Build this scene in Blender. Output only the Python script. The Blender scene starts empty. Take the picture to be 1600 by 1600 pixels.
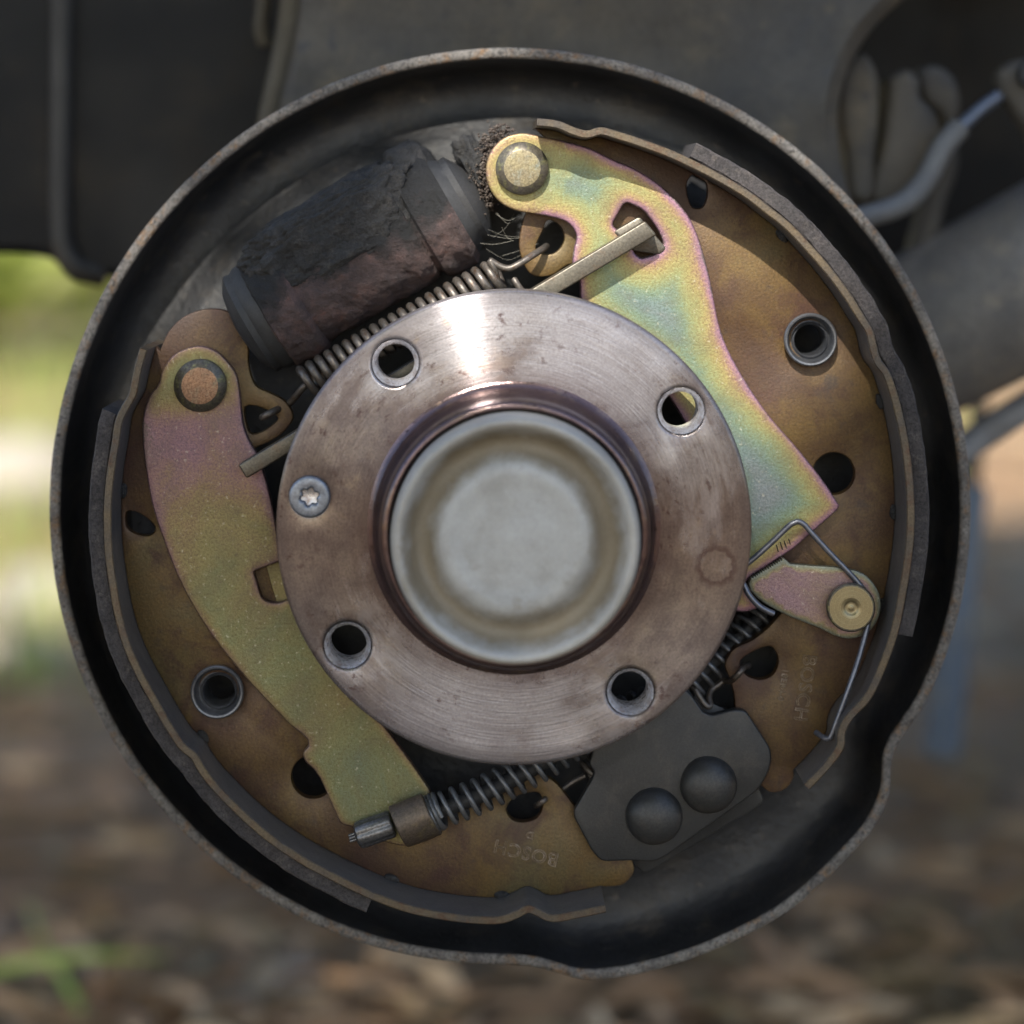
import bpy, bmesh, math, random
import numpy as np
from mathutils import Vector, Matrix, noise as mnoise
from mathutils.geometry import delaunay_2d_cdt
random.seed(7)
R = math.radians
scene = bpy.context.scene
COL = scene.collection

# ------------------------------------------------------------------ camera, light, exposure
D = 0.65            # camera to hub face (m)
PPM = 6000.0        # photograph pixels per metre on the hub face
VX, VY = 730.0, 309.0   # where the camera's straight-ahead ray meets the picture
CZ = 0.38           # camera height above the ground
CX = (VX - 800) / PPM
FW = 1600 / PPM
cam_d = bpy.data.cameras.new('camera'); cam = bpy.data.objects.new('camera', cam_d); COL.objects.link(cam)
cam.location = (CX, -D, CZ); cam.rotation_euler = (R(90), 0, 0)
cam_d.sensor_width = 36; cam_d.lens = 36 * D / FW
cam_d.shift_x = -CX / FW
cam_d.shift_y = -((800 - VY) / PPM) / FW
cam_d.clip_start = 0.02; cam_d.clip_end = 500
cam_d.dof.use_dof = True; cam_d.dof.focus_distance = D + 0.017; cam_d.dof.aperture_fstop = 5.0
scene.camera = cam

SUN = Vector((0.22, 1.0, -0.85)).normalized()      # direction the sunlight travels
world = bpy.data.worlds.new('World'); scene.world = world; world.use_nodes = True
wn = world.node_tree
sky = wn.nodes.new('ShaderNodeTexSky'); sky.sky_type = 'NISHITA'; sky.sun_disc = False
sky.sun_elevation = math.asin(-SUN.z); sky.sun_rotation = math.atan2(-SUN.x, -SUN.y)
sky.air_density = 1.0; sky.dust_density = 1.2; sky.ozone_density = 1.0
bg = wn.nodes['Background']; bg.inputs['Strength'].default_value = 0.15
wn.links.new(sky.outputs[0], bg.inputs['Color'])
sl = bpy.data.lights.new('sun', 'SUN'); sl.energy = 5.0; sl.angle = R(0.6); sl.color = (1, 0.94, 0.84)
sun = bpy.data.objects.new('sun', sl); COL.objects.link(sun)
sun.rotation_euler = SUN.to_track_quat('-Z', 'Y').to_euler(); sun.location = (-1, -4, 4)
vs = scene.view_settings
vs.view_transform = 'Standard'; vs.look = 'None'; vs.gamma = 1; vs.use_curve_mapping = False
vs.exposure = 1.15
scene.cycles.use_denoising = True
scene.cycles.max_bounces = 8

# ------------------------------------------------------------------ helpers
def T(px, py, y=0.0):
    """point of the photograph at depth y -> (X, Z) in metres"""
    k = (D + y) / D / PPM
    return (CX + (px - VX) * k, CZ + (VY - py) * k)
def T3(px, py, y):
    x, z = T(px, py, y); return Vector((x, y, z))
def TT(pts, y):
    return [T(p[0], p[1], y) for p in pts]

ORG = {}
def empty(name, loc, label=None, cat=None, group=None, kind=None):
    o = bpy.data.objects.new(name, None); COL.objects.link(o); o.location = loc
    o.empty_display_size = 0.01
    ORG[o.name] = Vector(loc); tag(o, label, cat, group, kind); return o
def tag(o, label=None, cat=None, group=None, kind=None):
    if label: o['label'] = label
    if cat: o['category'] = cat
    if group: o['group'] = group
    if kind: o['kind'] = kind
    return o
def mk(name, verts, faces, mat, parent=None, origin=None, smooth=38, fmat=None, attr=None):
    po = ORG[parent.name] if parent else Vector((0, 0, 0))
    og = Vector(origin) if origin is not None else (po.copy() if parent else Vector((0, 0, 0)))
    me = bpy.data.meshes.new(name)
    me.from_pydata([tuple(Vector(v) - og) for v in verts], [], faces)
    mats = mat if isinstance(mat, (list, tuple)) else [mat]
    for m in mats: me.materials.append(m)
    if fmat is not None: me.polygons.foreach_set('material_index', fmat)
    if smooth:
        me.polygons.foreach_set('use_smooth', [True] * len(me.polygons))
    me.validate(); me.update()
    if smooth and smooth < 180: me.set_sharp_from_angle(angle=R(smooth))
    if attr is not None:
        a = me.attributes.new('film', 'FLOAT', 'POINT'); a.data.foreach_set('value', attr)
    o = bpy.data.objects.new(name, me); COL.objects.link(o)
    ORG[o.name] = og
    o.location = og - po
    if parent: o.parent = parent
    return o

def catmull(pts, closed=True, n=6):
    """smooth curve through points; a third entry 'c' keeps a corner"""
    out = []; N = len(pts)
    P = [Vector((p[0], p[1])) for p in pts]
    C = [len(p) > 2 and p[2] == 'c' for p in pts]
    rng = range(N if closed else N - 1)
    for i in rng:
        p1, p2 = P[i], P[(i + 1) % N]
        p0 = P[i - 1] if (closed or i > 0) else p1
        p3 = P[(i + 2) % N] if (closed or i + 2 < N) else p2
        if C[i]: p0 = p1 + (p1 - p2) * 0.3 if True else p0
        if C[(i + 1) % N]: p3 = p2 + (p2 - p1) * 0.3
        # centripetal-like tangents limited by segment length
        L = (p2 - p1).length
        def tan(a, b, c):
            d1, d2 = (b - a).length or 1e-9, (c - b).length or 1e-9
            t = ((b - a) / d1 * d2 + (c - b) / d2 * d1) / (d1 + d2)
            return t * L
        t1 = (p2 - p1) if C[i] else tan(p0, p1, p2)
        t2 = (p2 - p1) if C[(i + 1) % N] else tan(p1, p2, p3)
        for k in range(n):
            t = k / n
            h00 = 2*t**3 - 3*t**2 + 1; h10 = t**3 - 2*t**2 + t
            h01 = -2*t**3 + 3*t**2; h11 = t**3 - t**2
            q = p1 * h00 + t1 * h10 + p2 * h01 + t2 * h11
            out.append((q.x, q.y))
    if not closed: out.append((P[-1].x, P[-1].y))
    return out
def fillet(pts, r=6, n=4):
    """polygon with rounded corners (r in pixels, or third entry per point)"""
    out = []; N = len(pts)
    for i in range(N):
        p = Vector(pts[i][:2]); a = Vector(pts[i - 1][:2]); b = Vector(pts[(i + 1) % N][:2])
        rr = pts[i][2] if len(pts[i]) > 2 else r
        da, db = (a - p), (b - p)
        d = min(rr, da.length * 0.45, db.length * 0.45)
        if d < 0.01: out.append((p.x, p.y)); continue
        s, e = p + da.normalized() * d, p + db.normalized() * d
        for k in range(n + 1):
            t = k / n
            q = s * (1 - t)**2 + p * 2 * t * (1 - t) + e * t**2
            out.append((q.x, q.y))
    return out
def circ(cx, cz, r, n=48, a0=0.0):
    return [(cx + r * math.cos(a0 + 2 * math.pi * k / n), cz + r * math.sin(a0 + 2 * math.pi * k / n)) for k in range(n)]
def area2(p):
    a = np.array(p); x, y = a[:, 0], a[:, 1]
    return float(np.sum(x * np.roll(y, -1) - np.roll(x, -1) * y))
def inset(loop, d):
    """move a counter-clockwise loop inwards by d"""
    a = np.array(loop); prv = np.roll(a, 1, 0); nxt = np.roll(a, -1, 0)
    e1 = a - prv; e2 = nxt - a
    e1 /= (np.linalg.norm(e1, axis=1)[:, None] + 1e-12); e2 /= (np.linalg.norm(e2, axis=1)[:, None] + 1e-12)
    n = np.stack([-(e1[:, 1] + e2[:, 1]), e1[:, 0] + e2[:, 0]], 1)
    l = np.linalg.norm(n, axis=1)[:, None] + 1e-9
    n /= l
    c = np.clip(np.sum(n * np.stack([-e1[:, 1], e1[:, 0]], 1), axis=1), 0.6, 1)[:, None]
    return [tuple(v) for v in a + n * d / c]
def pip(pts, loops):
    pts = np.asarray(pts); ins = np.zeros(len(pts), bool)
    for lp in loops:
        a = np.array(lp); b = np.roll(a, -1, 0)
        for (x1, y1), (x2, y2) in zip(a, b):
            if y1 == y2: continue
            c = ((y1 > pts[:, 1]) != (y2 > pts[:, 1])) & (pts[:, 0] < (x2 - x1) * (pts[:, 1] - y1) / (y2 - y1) + x1)
            ins ^= c
    return ins
def segdist(pts, loops):
    pts = np.asarray(pts, float); best = np.full(len(pts), 1e9)
    for lp in loops:
        a = np.array(lp); b = np.roll(a, -1, 0)
        for p, q in zip(a, b):
            d = q - p; L = d @ d + 1e-18
            t = np.clip(((pts - p) @ d) / L, 0, 1)
            best = np.minimum(best, np.linalg.norm(pts - (p + t[:, None] * d), axis=1))
    return best
def plate(name, outer, holes, y0, th, mat, parent, bev=0.0004, segs=2, grid=None, film=None, origin=None, edge_mat=None, relief=None, smooth=38):
    """flat sheet-metal piece: outline and holes in (X, Z), front at y0, rounded edges, real thickness"""
    loops = []
    if area2(outer) < 0: outer = outer[::-1]
    loops.append(outer)
    for h in holes: loops.append(h[::-1] if area2(h) > 0 else h)
    ins = [inset(l, bev) for l in loops]
    coords = []; edges = []
    for l in ins:
        s = len(coords); coords += [Vector(p) for p in l]
        edges += [(s + i, s + (i + 1) % len(l)) for i in range(len(l))]
    nb = len(coords)
    if grid:
        a = np.array(outer); g = []
        for i, x in enumerate(np.arange(a[:, 0].min(), a[:, 0].max(), grid)):
            for z in np.arange(a[:, 1].min(), a[:, 1].max(), grid):
                g.append((x + random.uniform(-.2, .2) * grid, z + random.uniform(-.2, .2) * grid))
        g = np.array(g); k = pip(g, ins); g = g[k]
        k = segdist(g, ins) > grid * 0.35; g = g[k]
        coords += [Vector(p) for p in g]
    rv, re_, rf, ov, oe, of = delaunay_2d_cdt(coords, edges, [], 0, 1e-9)
    V2 = np.array([tuple(v) for v in rv])
    tri = np.array([f for f in rf if len(f) == 3])
    cen = V2[tri].mean(1); tri = tri[pip(cen, ins)]
    mp = {}
    for i, o in enumerate(ov):
        for k in o: mp[k] = i
    nv = len(V2)
    dz = relief(V2) if relief is not None else np.zeros(nv)
    verts = [(p[0], y0 + d, p[1]) for p, d in zip(V2, dz)]
    faces = []; fm = []
    for t in tri:
        a, b, c = V2[t[0]], V2[t[1]], V2[t[2]]
        f = tuple(int(i) for i in t)
        if (b[0] - a[0]) * (c[1] - a[1]) - (b[1] - a[1]) * (c[0] - a[0]) < 0: f = f[::-1]
        faces.append(f); fm.append(0)
    back0 = len(verts); verts += [(p[0], y0 + th, p[1]) for p in V2]
    for f in list(faces): faces.append(tuple(i + back0 for i in f[::-1])); fm.append(0)
    s = 0
    for l, li in zip(loops, ins):
        n = len(l); rings = [[mp[s + i] for i in range(n)]]
        L, LI = np.array(l), np.array(li)
        for k in range(1, segs + 1):
            a = k / segs * math.pi / 2
            base = len(verts); q = LI + (L - LI) * math.sin(a)
            verts += [(p[0], y0 + bev * (1 - math.cos(a)), p[1]) for p in q]
            rings.append(list(range(base, base + n)))
        base = len(verts); verts += [(p[0], y0 + th - bev, p[1]) for p in L]; rings.append(list(range(base, base + n)))
        rings.append([back0 + mp[s + i] for i in range(n)])
        for ra, rb in zip(rings, rings[1:]):
            for i in range(n):
                j = (i + 1) % n
                faces.append((ra[i], rb[i], rb[j], ra[j])); fm.append(1 if edge_mat else 0)
        s += n
    at = None
    if film is not None:
        vv = np.array([(v[0], v[2]) for v in verts]); at = film(vv, segdist(vv, loops)).astype(float)
    mats = [mat, edge_mat] if edge_mat else mat
    return mk(name, verts, faces, mats, parent, origin, smooth, fm if edge_mat else None, at)
def lathe(name, c, prof, mat, parent, n=64, smoothp=0, axis=None, jig=None, origin=None, smooth=38):
    """solid of revolution; c = centre, prof = [(radius, offset along the axis)], axis default +Y"""
    if smoothp: prof = catmull(prof, False, smoothp)
    ax = Vector(axis or (0, 1, 0)).normalized()
    u = ax.orthogonal().normalized(); w = ax.cross(u)
    c = Vector(c); verts = []; faces = []; rows = []
    for r, o in prof:
        if r < 1e-7:
            rows.append([len(verts)]); verts.append(c + ax * o)
        else:
            rows.append(list(range(len(verts), len(verts) + n)))
            for k in range(n):
                a = 2 * math.pi * k / n
                rr = r * (jig(a, r, o) if jig else 1)
                verts.append(c + ax * o + (u * math.cos(a) + w * math.sin(a)) * rr)
    for A, B in zip(rows, rows[1:]):
        for k in range(n):
            j = (k + 1) % n
            if len(A) == 1 and len(B) == 1: continue
            if len(A) == 1: faces.append((A[0], B[k], B[j]))
            elif len(B) == 1: faces.append((A[k], B[0], A[j]))
            else: faces.append((A[k], B[k], B[j], A[j]))
    o = mk(name, verts, faces, mat, parent, origin if origin is not None else c, smooth)
    bm = bmesh.new(); bm.from_mesh(o.data); bmesh.ops.recalc_face_normals(bm, faces=bm.faces); bm.to_mesh(o.data); bm.free()
    return o
def frames(pts):
    P = [Vector(p) for p in pts]; fr = []
    t = (P[1] - P[0]).normalized(); u = t.orthogonal().normalized()
    for i in range(len(P)):
        if i == 0: tn = P[1] - P[0]
        elif i == len(P) - 1: tn = P[-1] - P[-2]
        else: tn = P[i + 1] - P[i - 1]
        tn = tn.normalized(); u = (u - tn * u.dot(tn)).normalized()
        fr.append((P[i], tn, u, tn.cross(u)))
    return fr
def tube_geo(pts, r, n=8, rfun=None):
    verts = []; faces = []
    fr = frames(pts)
    for i, (p, t, u, w) in enumerate(fr):
        rr = rfun(i / (len(fr) - 1)) * r if rfun else r
        for k in range(n):
            a = 2 * math.pi * k / n
            verts.append(p + (u * math.cos(a) + w * math.sin(a)) * rr)
    for i in range(len(fr) - 1):
        for k in range(n):
            j = (k + 1) % n
            faces.append((i*n + k, i*n + j, (i+1)*n + j, (i+1)*n + k))
    verts.append(fr[0][0] - fr[0][1] * r * 0.3); verts.append(fr[-1][0] + fr[-1][1] * r * 0.3)
    a, b = len(verts) - 2, len(verts) - 1; e = (len(fr) - 1) * n
    for k in range(n):
        j = (k + 1) % n
        faces.append((a, j, k)); faces.append((b, e + k, e + j))
    return verts, faces
def tube(name, pts, r, mat, parent=None, n=8, rfun=None, origin=None):
    v, f = tube_geo(pts, r, n, rfun)
    return mk(name, v, f, mat, parent, origin, 60)
def curve3(pts, n=8):
    """smooth 3-D curve through points"""
    P = [Vector(p) for p in pts]; out = []
    for i in range(len(P) - 1):
        p0, p1, p2, p3 = P[max(i-1, 0)], P[i], P[i+1], P[min(i+2, len(P)-1)]
        for k in range(n):
            t = k / n
            out.append(0.5 * ((2*p1) + (p2-p0)*t + (2*p0 - 5*p1 + 4*p2 - p3)*t*t + (3*p1 - p0 - 3*p2 + p3)*t**3))
    out.append(P[-1]); return out
def helix(path, rad, turns, per=16, rfun=None, phase=0.0):
    fr = frames(curve3(path, 10)); L = [0.0]
    for a, b in zip(fr, fr[1:]): L.append(L[-1] + (b[0] - a[0]).length)
    out = []; N = int(turns * per)
    for i in range(N + 1):
        s = i / N * L[-1]
        k = min(max(np.searchsorted(L, s) - 1, 0), len(fr) - 2)
        t = (s - L[k]) / (L[k+1] - L[k])
        p = fr[k][0].lerp(fr[k+1][0], t); u = fr[k][2].lerp(fr[k+1][2], t).normalized(); w = fr[k][3].lerp(fr[k+1][3], t).normalized()
        a = phase + 2 * math.pi * i / per
        rr = rad * (rfun(i / N) if rfun else 1)
        out.append(p + (u * math.cos(a) + w * math.sin(a)) * rr)
    return out

# ------------------------------------------------------------------ materials
class NT:
    def __init__(s, name):
        s.m = bpy.data.materials.new(name); s.m.use_nodes = True; s.t = s.m.node_tree; s.n = s.t.nodes
        s.b = s.n['Principled BSDF']; s._c = None
    def link(s, a, b): s.t.links.new(a, b)
    def co(s):
        if s._c is None: s._c = s.n.new('ShaderNodeTexCoord')
        return s._c.outputs['Object']
    def put(s, sock, v):
        if hasattr(v, 'is_output') or isinstance(v, bpy.types.NodeSocket): s.link(v, sock)
        else: sock.default_value = v
    def noise(s, scale, detail=4, rough=0.55, vec=None, dist=0.0):
        n = s.n.new('ShaderNodeTexNoise'); n.inputs['Scale'].default_value = scale
        n.inputs['Detail'].default_value = detail; n.inputs['Roughness'].default_value = rough; n.inputs['Distortion'].default_value = dist
        s.link(vec if vec is not None else s.co(), n.inputs['Vector']); return n.outputs['Fac']
    def voro(s, scale, vec=None):
        n = s.n.new('ShaderNodeTexVoronoi'); n.inputs['Scale'].default_value = scale
        s.link(vec if vec is not None else s.co(), n.inputs['Vector']); return n.outputs['Distance']
    def ramp(s, fac, stops, interp='LINEAR'):
        n = s.n.new('ShaderNodeValToRGB'); e = n.color_ramp.elements; n.color_ramp.interpolation = interp
        while len(e) < len(stops): e.new(0.5)
        for el, (p, c) in zip(e, stops):
            el.position = p; el.color = (c, c, c, 1) if isinstance(c, (int, float)) else (*c, 1)
        s.put(n.inputs[0], fac); return n.outputs[0]
    def mix(s, fac, a, b, mode='MIX'):
        n = s.n.new('ShaderNodeMix'); n.data_type = 'RGBA'; n.blend_type = mode
        s.put(n.inputs[0], fac)
        for k, v in ((6, a), (7, b)):
            if isinstance(v, (tuple, list)): v = (*v[:3], 1)
            elif isinstance(v, (int, float)): v = (v, v, v, 1)
            s.put(n.inputs[k], v)
        return n.outputs[2]
    def math(s, op, a, b=0.0, c=None, clamp=False):
        n = s.n.new('ShaderNodeMath'); n.operation = op; n.use_clamp = clamp
        s.put(n.inputs[0], a); s.put(n.inputs[1], b)
        if c is not None: s.put(n.inputs[2], c)
        return n.outputs[0]
    def sep(s, v=None):
        n = s.n.new('ShaderNodeSeparateXYZ'); s.link(v if v is not None else s.co(), n.inputs[0]); return n.outputs
    def comb(s, x, y, z):
        n = s.n.new('ShaderNodeCombineXYZ')
        for i, v in enumerate((x, y, z)): s.put(n.inputs[i], v)
        return n.outputs[0]
    def attr(s, name):
        n = s.n.new('ShaderNodeAttribute'); n.attribute_name = name; return n.outputs['Fac']
    def bump(s, h, dist, strength=1.0, prev=None):
        n = s.n.new('ShaderNodeBump'); n.inputs['Strength'].default_value = strength; n.inputs['Distance'].default_value = dist
        s.link(h, n.inputs['Height'])
        if prev is not None: s.link(prev, n.inputs['Normal'])
        return n.outputs[0]
    def out(s, col, rough=0.5, metal=0.0, normal=None, spec=None):
        if isinstance(col, (tuple, list)): col = (*col[:3], 1)
        s.put(s.b.inputs['Base Color'], col); s.put(s.b.inputs['Roughness'], rough); s.put(s.b.inputs['Metallic'], metal)
        if normal is not None: s.link(normal, s.b.inputs['Normal'])
        if spec is not None: s.put(s.b.inputs['Specular IOR Level'], spec)
        return s.m
def grimy(name, c1, c2, c3=None, scale=60, rough=(0.4, 0.6), metal=0.0, grain=0.25, gscale=2500, bump=0.00008, bscale=900, spots=None, spot_t=(0.66, 0.7), seedv=0.0):
    """worn surface: two or three tones in blotches, fine grain, fine relief, sharp-edged spots"""
    t = NT(name)
    big = t.noise(scale, 6, 0.62, dist=0.4)
    col = t.mix(t.ramp(big, [(0.36, 0.0), (0.64, 1.0)]), c1, c2)
    if c3 is not None:
        col = t.mix(t.ramp(t.noise(scale * 2.3, 7, 0.68), [(0.52, 0.0), (0.66, 1.0)]), col, c3)
    if spots is not None:
        col = t.mix(t.ramp(t.noise(scale * 7, 4, 0.6), [(spot_t[0], 0.0), (spot_t[1], 1.0)]), col, spots)
    fine = t.noise(min(gscale, 1500), 3, 0.8)
    col = t.mix(min(1, grain * 1.5), col, t.ramp(fine, [(0.32, 0.12), (0.62, 1.0)]), 'MULTIPLY') if grain else col
    ro = t.ramp(t.noise(scale * 1.7, 5), [(0.3, rough[0]), (0.7, rough[1])])
    nm = t.bump(t.noise(bscale, 5, 0.65), bump)
    return t.out(col, ro, metal, nm)

def mat_zinc(name, dull=0.0, dullc=(.17, .135, .06), gain=.78):
    t = NT(name)
    f = t.attr('film')
    f = t.math('ADD', f, t.math('MULTIPLY', t.math('SUBTRACT', t.noise(42, 6, 0.66, dist=.8), 0.5), 0.55))
    f = t.math('ADD', f, t.math('MULTIPLY', t.math('SUBTRACT', t.noise(1500, 2, 0.8), 0.5), 0.30))
    col = t.ramp(f, [(0.0, (.22, .16, .17)), (.09, (.34, .16, .25)), (.18, (.36, .18, .19)), (.28, (.36, .22, .10)), (.40, (.36, .29, .085)), (.54, (.29, .31, .12)),
                     (.68, (.19, .27, .17)), (.84, (.165, .24, .22)), (1.0, (.20, .24, .26))])
    if dull:
        col = t.mix(dull, col, dullc)
    hs = t.n.new('ShaderNodeHueSaturation'); hs.inputs['Saturation'].default_value = .86; hs.inputs['Value'].default_value = gain; t.link(col, hs.inputs['Color']); col = hs.outputs[0]
    sp = t.noise(1500, 3, 0.85)
    col = t.mix(0.55, col, t.ramp(sp, [(0.34, 0.2), (0.58, 1.0)]), 'MULTIPLY')
    col = t.mix(t.ramp(t.noise(60, 7, .7, dist=.6), [(.46, 0), (.68, .45)]), col, (.095, .078, .055))
    col = t.mix(t.ramp(t.noise(800, 2, .7), [(.62, 0), (.72, .35)]), col, (.55, .52, .42))
    col = t.mix(t.ramp(t.noise(240, 6, 0.7), [(0.64, 0.0), (0.74, 0.7)]), col, (.07, .05, .04))
    scr = t.noise(1, 2, .6, t.comb(t.math('MULTIPLY', t.sep()[0], 900), t.math('MULTIPLY', t.sep()[2], 60), 0))
    nm = t.bump(t.noise(1500, 3, 0.8), 0.00010); nm = t.bump(scr, .00004, .6, nm)
    return t.out(col, t.ramp(t.noise(120, 5), [(0.3, 0.36), (0.7, 0.54)]), 0.62, nm)
ZINC = mat_zinc('zinc_passivate'); ZINC_DULL = mat_zinc('zinc_passivate_dull', 0.34, (.105, .085, .042), .70)

def mat_web():
    t = NT('shoe_web')
    a = t.noise(24, 6, 0.6, dist=0.6); b = t.noise(70, 7, 0.68, dist=0.4)
    col = t.ramp(a, [(0.3, (.042, .021, .014)), (.44, (.070, .037, .017)), (.56, (.110, .066, .020)), (.7, (.092, .070, .028))])
    col = t.mix(t.ramp(b, [(0.48, 0), (0.64, .8)]), col, (.050, .020, .014))
    col = t.mix(t.ramp(t.noise(120, 6, 0.65), [(0.58, 0), (0.70, .65)]), col, (.036, .027, .026))
    col = t.mix(t.ramp(t.noise(330, 4, 0.7), [(0.64, 0), (0.72, .5)]), col, (.13, .09, .05))
    col = t.mix(.6, col, t.ramp(t.noise(1500, 3, .8), [(.34, .25), (.6, 1)]), 'MULTIPLY')
    nm = t.bump(t.noise(1300, 4, 0.7), 0.00012)
    return t.out(col, t.ramp(b, [(0.3, 0.38), (0.7, 0.6)]), 0.35, nm)
WEB = mat_web()
STAMP = grimy('stamp_edge', (.22, .165, .11), (.15, .105, .062), (.34, .28, .23), 260, (.35, .5), .4, .3)
BACK = grimy('backing_paint', (.010, .0105, .0125), (.018, .0185, .021), (.036, .031, .026), 34, (.40, .66), 0.0, .5, 1400, .0005, 380, (.075, .060, .048), (.64, .74))
LIP = grimy('rim_lip_wear', (.19, .175, .16), (.10, .09, .085), (.17, .10, .05), 130, (.5, .7), 0.1, .6, 1200, .0005, 700, (.03, .025, .022), (.58, .66))
LIP_DULL = BACK
TABLE = grimy('table_grey', (.075, .072, .074), (.10, .095, .093), None, 70, (.42, .55), 0.1, .3, 2500, .00005, 1500, (.02, .018, .02), (.72, .76))
TEDGE = grimy('table_edge', (.115, .085, .050), (.070, .058, .048), (.085, .048, .028), 110, (.4, .6), 0.4, .4, 1800, .0001, 1100)
LINING = grimy('friction_lining', (.030, .026, .028), (.045, .039, .040), (.070, .060, .057), 90, (.75, .92), 0.0, .6, 1300, .0003, 900, (.14, .12, .11), (.74, .77))
ANCHOR = grimy('anchor_paint', (.021, .022, .0235), (.030, .030, .0305), (.044, .040, .037), 40, (.36, .55), 0.2, .35, 3200, .00006, 2600, (.10, .095, .09), (.76, .79))
RUBBER = grimy('rubber', (.016, .017, .019), (.028, .028, .03), None, 60, (.6, .8), 0, .3, 2000, .0001, 900)
SPRING = grimy('spring_steel', (.15, .13, .115), (.09, .08, .07), (.09, .055, .035), 200, (.35, .5), 0.55, .35, 2500, .00005, 1500)
DSPRING = grimy('spring_phosphate', (.15, .152, .158), (.095, .097, .103), None, 200, (.35, .5), 0.5, .3, 2500, .00004, 1500)
WIRE = grimy('blued_wire', (.10, .105, .13), (.15, .155, .18), None, 250, (.28, .4), 0.6, .2, 2500, .00003, 1500)
STRUT = grimy('strut_steel', (.125, .112, .088), (.095, .085, .07), (.11, .08, .055), 90, (.36, .5), 0.6, .35, 2600, .00005, 1300, (.06, .045, .035), (.7, .75))
PIN = grimy('pin_head', (.28, .24, .14), (.22, .185, .125), (.2, .21, .17), 170, (.34, .46), 0.65, .45, 3200, .00005, 1800)
PIN_RED = grimy('pin_head_copper', (.26, .15, .09), (.22, .13, .085), (.20, .15, .10), 170, (.34, .46), 0.65, .45, 3200, .00005, 1800, (.6, .55, .5), (.76, .79))
PIN_SIDE = grimy('pin_side', (.13, .115, .085), (.09, .08, .07), (.18, .17, .08), 170, (.35, .48), 0.6, .4, 2800, .00005, 1500)
CLIP = grimy('clip_steel', (.12, .088, .062), (.09, .07, .055), (.14, .11, .06), 110, (.4, .52), 0.5, .4, 2800, .00005, 1500)
CRIMP = grimy('crimp_steel', (.13, .128, .13), (.19, .185, .185), None, 150, (.3, .45), 0.75, .4, 2400, .0001, 1100, (.05, .045, .04), (.68, .74))
CUP = grimy('cup_steel', (.075, .08, .092), (.12, .125, .14), None, 150, (.3, .42), 0.6, .25, 2600, .00004, 1500)
SCREW = grimy('screw_steel', (.22, .24, .28), (.16, .175, .21), None, 220, (.3, .45), 0.6, .3, 2800, .00005, 1600)
THREAD = grimy('bare_thread', (.62, .62, .66), (.46, .45, .48), (.26, .19, .15), 300, (.22, .38), .6, .2, 2500, .00003, 1500)

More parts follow.
